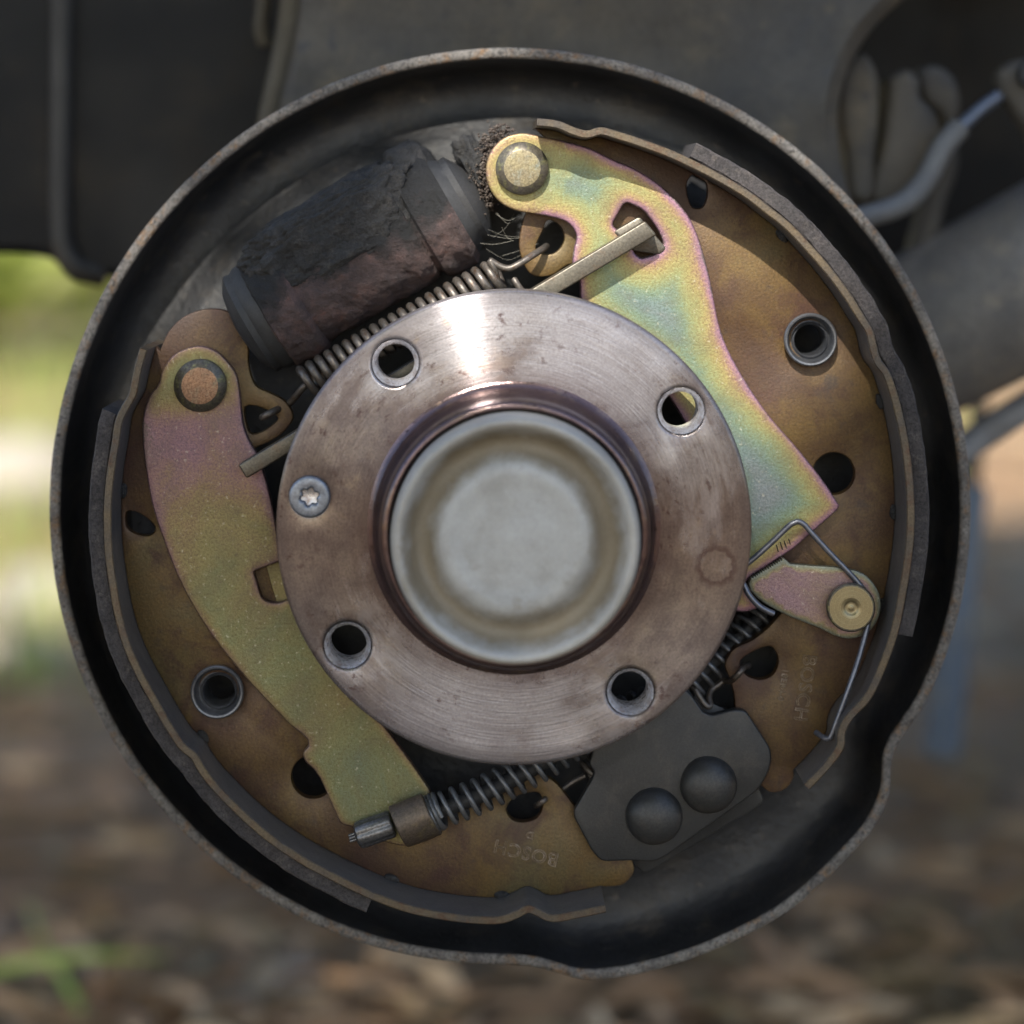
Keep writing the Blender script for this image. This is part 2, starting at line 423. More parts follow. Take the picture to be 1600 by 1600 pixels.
def mat_flange():
    t = NT('hub_face')
    x, y, z = t.sep()
    r = t.math('SQRT', t.math('ADD', t.math('MULTIPLY', x, x), t.math('MULTIPLY', z, z)))
    ux, uz = t.math('DIVIDE', x, r), t.math('DIVIDE', z, r)
    ring = t.comb(t.math('MULTIPLY', r, 2200), t.math('MULTIPLY', ux, 3), t.math('MULTIPLY', uz, 3))
    ring2 = t.comb(t.math('MULTIPLY', r, 230), t.math('MULTIPLY', ux, 3.5), t.math('MULTIPLY', uz, 3.5))
    streak = t.noise(1.0, 2, .6, ring); band = t.noise(1.0, 6, .65, ring2)
    blot = t.noise(30, 8, .66, dist=.5)
    # bright turned metal shows through a brown film, strongest above and below the boss
    lean = t.math('ADD', t.math('MULTIPLY', t.math('MULTIPLY', uz, uz), .30), t.math('MULTIPLY', t.math('MULTIPLY', ux, uz), .12))
    clean = t.math('ADD', t.math('ADD', t.math('MULTIPLY', blot, .95), t.math('MULTIPLY', band, .55)), lean)
    m2 = t.noise(90, 7, .7, dist=.3)
    brown = t.ramp(m2, [(.28, (.112, .088, .086)), (.45, (.168, .136, .129)), (.58, (.215, .178, .162)), (.72, (.28, .235, .195))])
    steel = t.ramp(t.noise(45, 6, .6), [(.3, (.25, .235, .255)), (.7, (.36, .35, .375))])
    col = t.mix(t.ramp(clean, [(.82, 0.0), (1.14, .9)]), brown, steel)
    col = t.mix(.30, col, t.ramp(streak, [(.3, .5), (.62, 1)]), 'MULTIPLY')
    col = t.mix(t.ramp(t.noise(55, 7, .7, dist=.8), [(.60, 0), (.70, .5)]), col, (.30, .24, .18))
    inner = t.math('ADD', r, t.math('MULTIPLY', t.math('SUBTRACT', t.noise(130, 6, .7), .5), .010))
    col = t.mix(t.ramp(t.math('MULTIPLY', inner, 10), [(.37, .75), (.40, .4), (.44, 0)]), col, (.095, .066, .066))
    rimm = t.math('ADD', r, t.math('MULTIPLY', t.math('SUBTRACT', t.noise(90, 5, .7), .5), .006))
    col = t.mix(t.ramp(t.math('MULTIPLY', rimm, 10), [(.575, 0), (.60, .45)]), col, (.10, .085, .09))
    ring3 = t.comb(t.math('MULTIPLY', r, 700), t.math('MULTIPLY', ux, 14), t.math('MULTIPLY', uz, 14))
    sp = t.mix(t.ramp(t.noise(30, 3), [(.42, 0), (.58, 1)]), t.noise(380, 5, .7), t.noise(1.0, 5, .7, ring3)); zone = t.ramp(t.noise(42, 5, .65), [(.42, 0), (.60, 1)])
    spm = t.math('MULTIPLY', t.ramp(sp, [(.56, 0), (.64, 1)]), zone)
    col = t.mix(t.math('MULTIPLY', spm, .85), col, (.060, .030, .030))
    col = t.mix(t.ramp(t.noise(140, 6, .72), [(.66, 0), (.72, .75)]), col, (.085, .045, .04))
    # round stain with a toothed edge left by a second screw
    sx, sz = T(1119, 884); hx, hz = T(803, 825)
    dx, dz = t.math('SUBTRACT', x, sx - hx), t.math('SUBTRACT', z, sz - hz)
    dr = t.math('SQRT', t.math('ADD', t.math('MULTIPLY', dx, dx), t.math('MULTIPLY', dz, dz)))
    da = t.math('ARCTAN2', dz, dx)
    tooth = t.math('MULTIPLY', t.math('SINE', t.math('MULTIPLY', da, 11.0)), .00022)
    dd = t.math('ADD', t.math('ADD', dr, tooth), t.math('MULTIPLY', t.math('SUBTRACT', t.noise(500, 4, .7), .5), .0022))
    ringm = t.ramp(t.math('MULTIPLY', dd, 100), [(.38, 0), (.43, .75), (.50, .55), (.60, 0)])
    col = t.mix(ringm, col, (.075, .045, .046))
    col = t.mix(.45, col, t.ramp(t.noise(1500, 3, .8), [(.34, .3), (.6, 1)]), 'MULTIPLY')
    nm = t.bump(streak, .00007, 1.0); nm = t.bump(t.noise(300, 7, .7), .000012, .8, nm); nm = t.bump(spm, .00006, -.6, nm)
    t.b.inputs['Anisotropic'].default_value = 1.0; t.b.inputs['Anisotropic Rotation'].default_value = .25
    tg = t.n.new('ShaderNodeTangent'); tg.direction_type = 'RADIAL'; tg.axis = 'Y'
    t.link(tg.outputs[0], t.b.inputs['Tangent'])
    ro = t.ramp(clean, [(.7, .36), (1.0, .22)])
    return t.out(col, ro, .72, nm)
FLANGE = mat_flange()
BOSS = grimy('boss_oiled', (.125, .088, .09), (.085, .06, .066), (.16, .115, .095), 80, (.12, .26), 0.8, .15, 1500, .0001, 350, (.03, .018, .018), (.62, .7))
CAP0 = grimy('cap_zinc', (.255, .26, .26), (.205, .205, .198), (.20, .165, .115), 42, (.5, .68), 0.2, .12, 1500, .0001, 260, (.24, .2, .15), (.70, .8))
def mat_cap():
    t = NT('cap_zinc_stain_shade'); x, y, z = t.sep()
    r = t.math('SQRT', t.math('ADD', t.math('MULTIPLY', x, x), t.math('MULTIPLY', z, z)))
    col = t.ramp(t.noise(45, 6, .62, dist=.5), [(.3, (.26, .25, .23)), (.5, (.34, .335, .32)), (.7, (.40, .40, .39))])
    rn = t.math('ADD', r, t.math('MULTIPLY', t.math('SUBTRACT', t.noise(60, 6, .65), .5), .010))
    # brown grease ring, its colour deepened to stand in for the dish's shading
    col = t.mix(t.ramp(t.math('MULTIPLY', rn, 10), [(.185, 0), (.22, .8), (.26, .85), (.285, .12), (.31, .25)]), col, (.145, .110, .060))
    col = t.mix(t.ramp(t.noise(95, 6, .7), [(.6, 0), (.7, .5)]), col, (.16, .125, .08))
    col = t.mix(.15, col, t.ramp(t.noise(1300, 3, .8), [(.34, .3), (.6, 1)]), 'MULTIPLY')
    nm = t.bump(t.noise(55, 3, .5), .0012, .7); nm = t.bump(t.noise(260, 6, .7), .0002, 1, nm)
    return t.out(col, t.ramp(t.noise(70, 5), [(.3, .5), (.7, .75)]), .08, nm)
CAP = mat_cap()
def mat_iron():
    t = NT('cast_iron_soot')
    soot = t.noise(90, 6, .65)
    rust = t.ramp(t.noise(130, 6, .65), [(.3, (.040, .028, .029)), (.5, (.085, .056, .053)), (.62, (.125, .075, .068)), (.75, (.19, .07, .045))])
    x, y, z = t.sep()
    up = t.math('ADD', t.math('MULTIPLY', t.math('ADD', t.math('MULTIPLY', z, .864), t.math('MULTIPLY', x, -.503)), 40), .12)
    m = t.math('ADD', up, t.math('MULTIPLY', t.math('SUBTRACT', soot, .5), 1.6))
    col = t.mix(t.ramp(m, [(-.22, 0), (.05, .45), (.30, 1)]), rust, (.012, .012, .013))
    col = t.mix(t.ramp(t.noise(500, 4, .7), [(.66, 0), (.72, .6)]), col, (.13, .12, .115))
    col = t.mix(.5, col, t.ramp(t.noise(1800, 3, .7), [(.3, .25), (.65, 1)]), 'MULTIPLY')
    nm = t.bump(t.noise(380, 7, .75), .0014); nm = t.bump(t.noise(1300, 4, .8), .0006, 1, nm)
    return t.out(col, .78, .05, nm)
IRON = mat_iron()
SOOT = grimy('soot', (.015, .015, .016), (.024, .023, .023), (.042, .038, .036), 110, (.7, .9), 0, .6, 1600, .0016, 420, (.13, .12, .115), (.72, .75))
CRUMB = grimy('grit', (.04, .03, .024), (.075, .055, .045), (.14, .12, .1), 500, (.7, .9), 0, .3, 2000, .0002, 900)
WEBTHREAD = NT('web_silk').out((.22, .21, .18), .6)
PLASTIC = grimy('bumper_plastic', (.0025, .003, .0042), (.005, .0055, .006), (.011, .009, .007), 14, (.5, .7), 0, .2, 800, .0002, 300)
HOUSING = grimy('underbody_dust', (.062, .054, .042), (.030, .029, .028), (.095, .078, .052), 22, (.6, .8), 0, .3, 700, .0004, 220, (.03, .03, .032), (.64, .7))
HOUSE_EDGE = grimy('underbody_edge', (.055, .044, .024), (.04, .033, .02), None, 30, (.6, .8), 0, .3, 700, .0004, 220)
FLOORP = grimy('floor_pan_paint', (.012, .012, .013), (.02, .019, .018), None, 6, (.6, .8), 0, .2, 300, .0005, 120)
BEAM = grimy('axle_paint', (.165, .158, .15), (.10, .10, .104), (.21, .19, .16), 30, (.5, .7), .1, .3, 700, .0005, 200, (.16, .15, .15), (.68, .74))
HOSE = grimy('hose_dust', (.10, .105, .11), (.075, .078, .085), None, 60, (.5, .7), 0, .2, 900, .0002, 300)
BLUE = grimy('damper_blue', (.10, .14, .20), (.085, .115, .16), (.14, .15, .16), 25, (.4, .6), 0.1, .2, 500, .0002, 200)

# ------------------------------------------------------------------ large structure: ground and the car behind
def mat_ground():
    t = NT('leaf_strewn_soil')
    a = t.noise(2.2, 6, .6); b = t.noise(14, 6, .65); c = t.noise(60, 5, .65)
    col = t.ramp(b, [(.3, (.17, .095, .048)), (.5, (.27, .165, .085)), (.66, (.36, .23, .125)), (.8, (.44, .31, .19))])
    col = t.mix(t.ramp(a, [(.46, 0), (.62, .65)]), col, (.075, .085, .035))
    col = t.mix(.35, col, t.ramp(c, [(.3, .45), (.7, 1)]), 'MULTIPLY')
    nm = t.bump(b, .012, .7)
    return t.out(col, .9, 0, nm)
GROUND = mat_ground()
n = 60; xs = np.linspace(-1, 1, n + 1); xs = np.sign(xs) * np.abs(xs)**2.6 * 60
gv = []; gf = []
for j, yy in enumerate(xs + 2):
    for i, xx in enumerate(xs):
        gv.append((xx, yy, 0.05 * mnoise.noise(Vector((xx * .6, yy * .6, 3))) + 0.018 * mnoise.noise(Vector((xx * 3, yy * 3, 1))) - 0.01))
for j in range(n):
    for i in range(n):
        a = j * (n + 1) + i; gf.append((a, a + 1, a + n + 2, a + n + 1))
ground = tag(mk('ground', gv, gf, GROUND, smooth=180), 'brown leaf strewn soil under and beyond the car', 'ground', kind='structure')
def ground_z(x, y):
    return 0.05 * mnoise.noise(Vector((x * .6, y * .6, 3))) + 0.018 * mnoise.noise(Vector((x * 3, y * 3, 1))) - 0.01

def box(name, lo, hi, mat, parent=None, bev=0.0, origin=None):
    bm = bmesh.new(); bmesh.ops.create_cube(bm, size=1.0)
    for v in bm.verts: v.co = Vector([lo[k] + (v.co[k] + .5) * (hi[k] - lo[k]) for k in range(3)])
    if bev: bmesh.ops.bevel(bm, geom=bm.edges[:] , offset=bev, segments=3, affect='EDGES', profile=.5)
    v = [x.co.copy() for x in bm.verts]; f = [[q.index for q in p.verts] for p in bm.faces]; bm.free()
    return mk(name, v, f, mat, parent, origin, 40)

body = empty('car_body', (0.4, 0.5, 0.45), 'dark underside and rear bumper of the car above the brake', 'car')
# body shell: rises out of the frame, shades the ground below it
box('floor_pan', (-0.40, 0.17, 0.475), (2.6, 1.45, 0.80), FLOORP, body, 0.05)
yb = 0.17
bo = [(-600, -120), (-600, 392), (40, 397, 20), (80, 404, 15), (96, 425, 20), (135, 433, 20), (560, 440), (560, -120)]
PLASTIC.node_tree.nodes['Principled BSDF'].inputs['Specular IOR Level'].default_value = .25
plate('bumper_cover', TT(fillet(bo, 4), yb), [], yb, 0.03, PLASTIC, body, bev=0.004, segs=4)
rb = [T3(97, -90, yb - .001), T3(96, 100, yb - .001), T3(95, 250, yb - .001), T3(96, 345, yb - .001), T3(101, 390, yb - .001), T3(122, 420, yb), T3(160, 430, yb + .004)]
tube('bumper_rib', curve3(rb, 8), 0.0040, grimy('rib_plastic', (.018, .0165, .014), (.026, .023, .02), None, 30, (.55, .7), 0, .2, 700, .0002, 300), body, 12)
yh = 0.115
ho = [(470, -120), (462, 0), (448, 80), (428, 165), (430, 260), (520, 420), (900, 560), (1250, 460), (1335, 350), (1316, 240), (1313, 170), (1328, 110), (1362, 50), (1425, -10), (1500, -60), (1500, -120)]
def housing_relief(V):
    out = []
    for x, z in V:
        out.append(0.006 * mnoise.noise(Vector((x * 18, z * 18, 2))) + 0.0025 * mnoise.noise(Vector((x * 50, z * 50, 7))))
    return np.array(out)
plate('wheel_housing', TT(catmull(ho, True, 6), yh), [], yh, 0.02, HOUSING, body, bev=0.005, segs=4, grid=0.008, relief=housing_relief)
el = [T3(*p, yh + .004) for p in ((462, -90), (452, 30), (437, 110), (420, 190), (415, 260))]
tube('housing_seam', curve3(el, 8), 0.0036, HOUSE_EDGE, body, 10)
el = [T3(*p, yh + .03) for p in ((418, -60), (412, 0), (408, 45), (416, 70))]
tube('housing_tab', curve3(el, 8), 0.0025, HOUSE_EDGE, body, 10)

plate('inner_panel', TT(fillet([(1250, -160), (1900, -160), (1900, 430), (1640, 500), (1480, 560), (1250, 560)], 6), .30), [], .30, .02, PLASTIC, body, bev=.003)
# rear suspension seen past the rim, out of focus
brk = empty('suspension_bracket', T3(1410, 330, .14), 'dusty grey folded bracket lobes above the brake hose', 'bracket')
def lobe(name, pts, y, th, bev):
    return plate(name, TT(catmull(pts, True, 6), y), [], y, th, HOUSING, brk, bev=bev, segs=4)
lobe('lobe', [(1330, 95), (1352, 84), (1368, 104), (1374, 160), (1368, 240), (1352, 320), (1338, 318), (1322, 240), (1312, 170), (1316, 120)], .135, .02, .003)
lobe('lobe', [(1392, 120), (1420, 108), (1438, 124), (1440, 150), (1462, 175), (1470, 205), (1456, 240), (1420, 300), (1385, 335), (1362, 318), (1378, 230), (1386, 160)], .14, .02, .003)
lobe('lobe', [(1440, 108), (1465, 102), (1490, 118), (1502, 150), (1494, 200), (1480, 215), (1470, 180), (1446, 158), (1436, 132)], .15, .02, .003)
lobe('stem', [(1462, 250), (1490, 200), (1500, 240), (1480, 320), (1455, 390), (1430, 400), (1440, 330)], .17, .015, .003)
brk2 = empty('hose_bracket', T3(1600, 200, .13), 'grey bracket at the upper right end of the hose', 'bracket')
plate('plate', TT(catmull([(1562, 112), (1580, 98), (1640, 94), (1660, 200), (1640, 280), (1604, 205), (1575, 160), (1560, 135)], True, 5), .13), [], .13, .012, HOUSING, brk2, bev=.003, segs=3)
lathe('bush', T3(1612, 116, .128), [(0.0, -.003), (.004, -.003), (.0045, 0), (.0045, .004)], RUBBER, brk2, 24)
hose = empty('brake_hose', T3(1360, 335, .12), 'grey flexible brake hose curving up past the rim', 'hose')
tube('hose_sleeve', curve3([T3(1290, 355, .115), T3(1355, 338, .12), T3(1410, 318, .125), T3(1445, 282, .128), T3(1470, 235, .13), T3(1500, 198, .132)], 8), .0036, HOSE, hose, 12)
tube('metal_line', curve3([T3(1496, 203, .132), T3(1530, 172, .133), T3(1566, 146, .134), T3(1610, 115, .136)], 6), .0021, grimy('line_blue', (.10, .13, .19), (.08, .1, .15), None, 60, (.3, .45), .5, .2, 900, .0001, 300), hose, 10)
beam = empty('axle_beam', T3(1520, 480, .17), 'thick grey painted axle tube leaving the rim to the right', 'axle')
tube('beam_tube', [T3(1230, 637, .19), T3(1400, 547, .18), T3(1500, 494, .175), T3(1620, 430, .17), T3(1760, 356, .165), T3(1950, 256, .16)], .0285, BEAM, beam, 40, lambda t: .93 + .12 * t)
cab = empty('brake_cable', T3(1560, 665, .2), 'blue grey sheathed cable running below the axle tube', 'cable')
tube('sheath', curve3([T3(1380, 790, .18), T3(1450, 742, .19), T3(1520, 690, .2), T3(1580, 650, .2), T3(1640, 612, .2), T3(1720, 570, .2)], 6), .0052, grimy('cable_sheath', (.22, .225, .235), (.16, .165, .175), None, 40, (.5, .65), 0, .2, 900, .0002, 300), cab, 14)
dmp = empty('shock_absorber', T3(1470, 1150, .42), 'out of focus blue shock absorber body right of the rim', 'shock absorber')
lathe('damper_body', T3(1492, 980, .42), [(0, -.055), (.0065, -.055), (.0080, -.053), (.0080, .06), (.0075, .0615), (0, .0615)], BLUE, dmp, 32, axis=(T3(1512, 820, .42) - T3(1478, 1140, .42)))
tube('damper_rod', [T3(1510, 840, .42), T3(1536, 560, .42)], .0038, grimy('rod', (.03, .03, .03), (.05, .045, .04), None, 40, (.4, .5), .3), dmp, 12)

# ------------------------------------------------------------------ the brake
HX, HZ = T(803, 825, 0)      # wheel axis
def AX(y): return Vector((HX, y, HZ))

# backing plate ---------------------------------------------------
bp = empty('backing_plate', (HX, 0.06, HZ - .13), 'black dished backing plate with worn grey rim and bulge at lower right', 'backing plate')
YL = 0.045
kL = (D + YL) / D / PPM
lipc = T(797, 795, YL)
prof_deg = [(0, 720), (12, 720), (20, 719), (26, 716), (30, 708), (33.4, 712), (36.7, 742), (40.8, 757), (47, 760), (55, 766), (66.4, 760), (76, 754), (81.3, 746), (84.2, 729), (87, 715), (91, 713), (100, 715), (115, 718), (137, 719), (180, 720), (250, 721), (300, 720), (360, 720)]
def lipR(a):
    d = math.degrees(a) % 360
    return float(np.interp(d, [p[0] for p in prof_deg], [p[1] for p in prof_deg])) * kL
NA = 420
sm = [lipR(2 * math.pi * k / NA) for k in range(NA)]
sm = [(sm[k-2] + 2*sm[k-1] + 3*sm[k] + 2*sm[(k+1) % NA] + sm[(k+2) % NA]) / 9 for k in range(NA)]
def plate_rings(rings, close=False):
    V = []; F = []
    for off, y, fixed in rings:
        for k in range(NA):
            a = 2 * math.pi * k / NA
            r = fixed if fixed is not None else sm[k] + off
            if fixed is None:
                r += 0.00005 * mnoise.noise(Vector((math.cos(a) * 14, math.sin(a) * 14, 1))) + .00008 * mnoise.noise(Vector((math.cos(a) * 60, math.sin(a) * 60, y * 300)))
            yy = y + (0.0003 * mnoise.noise(Vector((math.cos(a) * 5, math.sin(a) * 5, 9))))
            V.append((lipc[0] + r * math.cos(a), yy, lipc[1] - r * math.sin(a)))
    for i in range(len(rings) - 1):
        for k in range(NA):
            j = (k + 1) % NA
            F.append((i*NA + k, i*NA + j, (i+1)*NA + j, (i+1)*NA + k))
    return V, F
V_, F_ = plate_rings([(-.0030, .0456, None), (-.0033, .0466, None), (-.0040, .052, None), (-.0050, .0595, None), (-.0075, .0645, None), (-.0115, .0662, None), (0, .0660, .1120), (0, .0640, .1085), (0, .0605, .1050), (0, .0588, .1020), (0, .0585, .085), (0, .0585, .06), (0, .062, .03), (0, .0655, .03), (0, .0655, .09), (0, .0690, .112), (-.004, .070, None), (-.0012, .064, None), (-.0001, .0475, None)])
mk('dish', V_, F_, BACK, bp, (lipc[0], .06, lipc[1]), 50)
V_, F_ = plate_rings([(-.0001, .0476, None), (0, .0454, None), (-.0002, .04505, None), (-.0008, .0449, None), (-.0015, .0449, None), (-.0022, .0449, None), (-.0027, .0451, None), (-.0030, .0456, None)])
mk('rim_lip', V_, F_, LIP, bp, (lipc[0], .06, lipc[1]), 60)
# stub axle behind the hub so the centre is not open
lathe('stub_axle', AX(0.03), [(.0, .0), (.024, .0), (.026, .006), (.03, .02), (.04, .034)], BACK, bp, 48)

# brake shoes -----------------------------------------------------
YF, YBK, YW = 0.012, 0.052, 0.030       # table front, table back, web front
LT = [(225, 546), (218, 570), (212, 598), (208, 616), (197, 636), (189, 652), (181, 695), (173, 745), (169, 801), (171, 864), (177, 911), (186, 962), (199, 1008), (216, 1048), (240, 1092), (270, 1144), (287, 1168), (304, 1182), (313, 1198), (324, 1214), (363, 1257), (416, 1305), (473, 1344), (527, 1373), (584, 1400), (640, 1420), (700, 1432), (747, 1437), (787, 1436), (808, 1428), (826, 1420), (842, 1426), (856, 1433), (903, 1428), (946, 1419)]
RT = [(839, 192), (872, 196), (899, 207), (918, 211), (938, 206), (966, 213), (1012, 228), (1044, 240), (1075, 254), (1122, 278), (1169, 306), (1200, 330), (1228, 352), (1259, 384), (1294, 424), (1322, 461), (1344, 496), (1358, 519), (1363, 540), (1370, 564), (1383, 582), (1394, 611), (1404, 648), (1415, 706), (1421, 765), (1422, 826), (1417, 880), (1409, 928), (1396, 990), (1380, 1036), (1353, 1092), (1324, 1124), (1314, 1146), (1313, 1164), (1294, 1193), (1260, 1229)]
def offset_open(pts, d, sgn):
    a = np.array(pts); t = np.gradient(a, axis=0); t /= np.linalg.norm(t, axis=1)[:, None]
    nrm = np.stack([-t[:, 1], t[:, 0]], 1) * sgn
    return a + nrm * d
def sweep_strip(name, inner, outer, y0, y1, mat, parent, bev=0.0003, edge_mat=None, rough=0.0):
    """curved strip between two XZ curves, from y0 to y1, bevelled front edges"""
    n = len(inner); V = []; F = []; fm = []
    mid = (inner + outer) / 2
    def toward(p, b):
        d = mid - p; return p + d / (np.linalg.norm(d, axis=1)[:, None] + 1e-12) * b
    sec = [(inner, y0 + bev), (toward(inner, bev), y0), (toward(outer, bev), y0), (outer, y0 + bev), (outer, y1), (inner, y1)]
    for P, y in sec:
        for i, p in enumerate(P):
            j = rough * mnoise.noise(Vector((p[0] * 400, y * 90, p[1] * 400))) if rough else 0
            V.append((p[0] + j, y + j, p[1] + j))
    m = len(sec)
    for s in range(m):
        e = (s + 1) % m
        for i in range(n - 1):
            F.append((s*n + i, e*n + i, e*n + i + 1, s*n + i + 1)); fm.append(1 if (edge_mat and s in (0, 1, 2)) else 0)
    F.append(tuple(s*n for s in range(m))); F.append(tuple(s*n + n - 1 for s in range(m))[::-1]); fm += [1 if edge_mat else 0, 1 if edge_mat else 0]
    o = mk(name, V, F, [mat, edge_mat] if edge_mat else mat, parent, None, 40, fm if edge_mat else None)
    bm = bmesh.new(); bm.from_mesh(o.data); bmesh.ops.recalc_face_normals(bm, faces=bm.faces); bm.to_mesh(o.data); bm.free()
    return o
def stamp(text, px, py, ang, size, y, mat, parent, name='stamped_lettering', bev=0.00016):
    cu = bpy.data.curves.new('t', 'FONT'); cu.body = text; cu.size = size; cu.align_x = 'CENTER'; cu.align_y = 'CENTER'
    cu.fill_mode = 'NONE'; cu.bevel_depth = bev; cu.bevel_resolution = 1; cu.resolution_u = 4; cu.space_character = 1.12
    tmp = bpy.data.objects.new('t', cu); COL.objects.link(tmp)
    dg = bpy.context.evaluated_depsgraph_get(); me = tmp.evaluated_get(dg).to_mesh()
    x, z = T(px, py, y)
    M = Matrix.Translation((x, y, z)) @ Matrix.Rotation(-R(ang), 4, 'Y') @ Matrix.Rotation(R(90), 4, 'X')
    V = [M @ v.co for v in me.vertices]; F = [tuple(p.vertices) for p in me.polygons]
    tmp.evaluated_get(dg).to_mesh_clear(); bpy.data.objects.remove(tmp)
    return mk(name, V, F, mat, parent, None, 60)

def shoe(table_px, lining_i, label, web_inner, web_holes, sgn, tip):
    tw = np.array(TT(catmull(table_px, False, 5), YF))
    # thickness grows inwards
    tin = offset_open(tw, .0009, -sgn); tout = offset_open(tw, .0012, sgn)
    s = empty('brake_shoe', (float(tw[:, 0].mean()), YW, float(tw[:, 1].min())), label, 'brake shoe', 'two brake shoes of the drum brake')
    sweep_strip('shoe_table', tin, tout, YF, YBK, TABLE, s, .0003, TEDGE)
    a, b = lining_i
    L0 = offset_open(tw, .0014, sgn)[a * 5:b * 5 + 1]; L1 = offset_open(tw, .0058, sgn)[a * 5:b * 5 + 1]
    # the lining bridges the kinks of the table
    k = np.ones(9) / 9
    for A in (L1, L0):
        for c in range(2):
            A[4:-4, c] = np.convolve(A[:, c], k, 'valid')
    sweep_strip('friction_lining', L0, L1, YF + .0028, YBK - .003, LINING, s, .0005, None, .00025)
    outer = [tuple(p) for p in tin][tip[0] * 5: len(tin) - tip[1] * 5]
    wi = TT(catmull(web_inner, False, 5), YW)
    plate('web', outer + wi, [TT(catmull(h, True, 5), YW) for h in web_holes], YW, .0040, WEB, s, bev=.0005, segs=2)
    return s, tin

def roundhole(cx, cy, r): return [(cx + r * math.cos(a * math.pi / 5), cy + r * math.sin(a * math.pi / 5)) for a in range(10)]
left_inner = [(946, 1386, 'c'), (974, 1382), (991, 1360), (985, 1340), (940, 1310), (905, 1270), (885, 1243), (864, 1220), (842, 1210), (815, 1212), (780, 1235), (720, 1258), (650, 1262), (590, 1225), (530, 1130), (470, 1030), (430, 930), (405, 830), (392, 760), (392, 704, 'c'), (444, 674), (458, 652), (446, 628), (424, 615), (400, 603), (389, 575), (387, 536), (376, 500), (350, 485), (316, 484), (284, 497), (262, 520), (250, 548)]
left_holes = [[(383, 636), (416, 640), (434, 654), (423, 666), (391, 677), (384, 660)],
              [(198, 800), (236, 815), (243, 826), (236, 836), (222, 837), (198, 824)],
              roundhole(489, 1214, 34), roundhole(339, 1082, 29),
              [(791, 1266), (800, 1250), (825, 1239), (843, 1240), (848, 1251), (840, 1277), (825, 1284), (799, 1280)]]
shoeL, tinL = shoe(LT, (5, 24), 'left brake shoe with dark lining and rusty olive web', left_inner, left_holes, -1, (0, 0))
right_inner = [(1240, 1203, 'c'), (1240, 1214), (1226, 1234), (1204, 1238), (1190, 1228), (1170, 1190), (1150, 1130), (1147, 1085), (1141, 1062), (1133, 1040), (1144, 1017), (1176, 1000), (1206, 975), (1230, 940), (1215, 880), (1190, 800), (1160, 700), (1120, 600), (1070, 500), (1000, 435), (930, 425), (894, 412), (858, 431), (834, 431), (812, 392), (817, 345), (828, 310), (815, 280), (830, 230), (858, 222)]
right_holes = [[(856, 344), (874, 352), (882, 374), (863, 397), (838, 391), (848, 360)],
               [(1076, 280), (1088, 270), (1103, 285), (1104, 312), (1096, 325), (1083, 324), (1075, 308)],
               roundhole(1303, 740, 33), roundhole(1267, 531, 29),
               [(1156, 1037), (1180, 1017), (1206, 1011), (1216, 1028), (1207, 1055), (1191, 1062), (1164, 1053)]]
shoeR, tinR = shoe(RT, (8, 28), 'right brake shoe with golden brown web and stamped maker name', right_inner, right_holes, 1, (0, 0))
stamp('BOSCH', 1257, 1075, -99, .0052, YW - .00003, STAMP, shoeR)
stamp('18ER4-0', 1223, 1070, -99, .0023, YW - .00003, STAMP, shoeR, bev=.00012)
stamp('BOSCH', 822, 1332, 167, .0051, YW - .00003, STAMP, shoeL)
stamp('D', 828, 1305, 172, .0028, YW - .00003, STAMP, shoeL)
# weld beads where web meets table
def beads(tin, idx, parent):
    for i in idx:
        p = tin[i]; c = Vector((p[0], YW - .0004, p[1]))
        q = Vector((HX - p[0], 0, HZ - p[1])).normalized()
        v = []; f = []
        bm = bmesh.new(); bmesh.ops.create_icosphere(bm, subdivisions=2, radius=1)
        for vv in bm.verts:
            w = vv.co * (1 + .25 * mnoise.noise(vv.co * 2 + Vector((i, 0, 0))))
            v.append(c + q * (.0005 + w.x * .0012) + Vector((-q.z, 0, q.x)) * w.z * .0022 + Vector((0, w.y * .0009, 0)))
        f = [[x.index for x in p_.verts] for p_ in bm.faces]; bm.free()
        mk('weld_bead', v, f, SOOT, parent, None, 60)
beads(tinL, [38, 84, 122, 140], shoeL); beads(tinR, [62, 108, 124, 138], shoeR)

# parking brake lever (left) -------------------------------------
YLV = 0.0262
def film_left(P, d):
    py = VY - (P[:, 1] - CZ) * PPM * D / (D + YLV); px = VX + (P[:, 0] - CX) * PPM * D / (D + YLV)
    f = np.interp(py + (px - 320) * .12, [540, 590, 625, 660, 700, 745, 800, 900, 1000, 1100, 1180, 1230, 1300], [.46, .52, .30, .12, .09, .19, .30, .42, .50, .46, .52, .60, .55])
    e = np.clip(d / .0022, 0, 1)
    f = np.where(e < 1, f * (.45 + .55 * e), f)
    return f
lvL = [(311, 541), (336, 548), (356, 566), (369, 586), (374, 610), (377, 640), (381, 667), (391, 692), (403, 712), (414, 745), (422, 776), (428, 805), (440, 870), (462, 940), (500, 1000), (555, 1075), (614, 1153), (644, 1194), (671, 1234, 'c'), (690, 1300), (640, 1322), (585, 1310), (548, 1292, 'c'), (534, 1288), (522, 1266), (491, 1203), (476, 1188), (474, 1176), (482, 1166), (450, 1130), (400, 1077), (350, 1018), (325, 984), (297, 939), (275, 895), (256, 845), (241, 801), (229, 742), (223, 690), (223, 654), (234, 618), (247, 600), (254, 578), (269, 557), (290, 545)]
lev = empty('parking_brake_lever', T3(547, 1292, YLV), 'long olive gold parking brake lever on the left shoe', 'lever')
plate('lever_plate', TT(catmull(lvL, True, 4), YLV), [TT(fillet([(396, 893, 4), (440, 876), (470, 890), (470, 930), (432, 944, 12), (410, 938, 10)], 6), YLV)], YLV, .0034, ZINC_DULL, lev, bev=.0005, segs=3, grid=.0018, film=film_left)
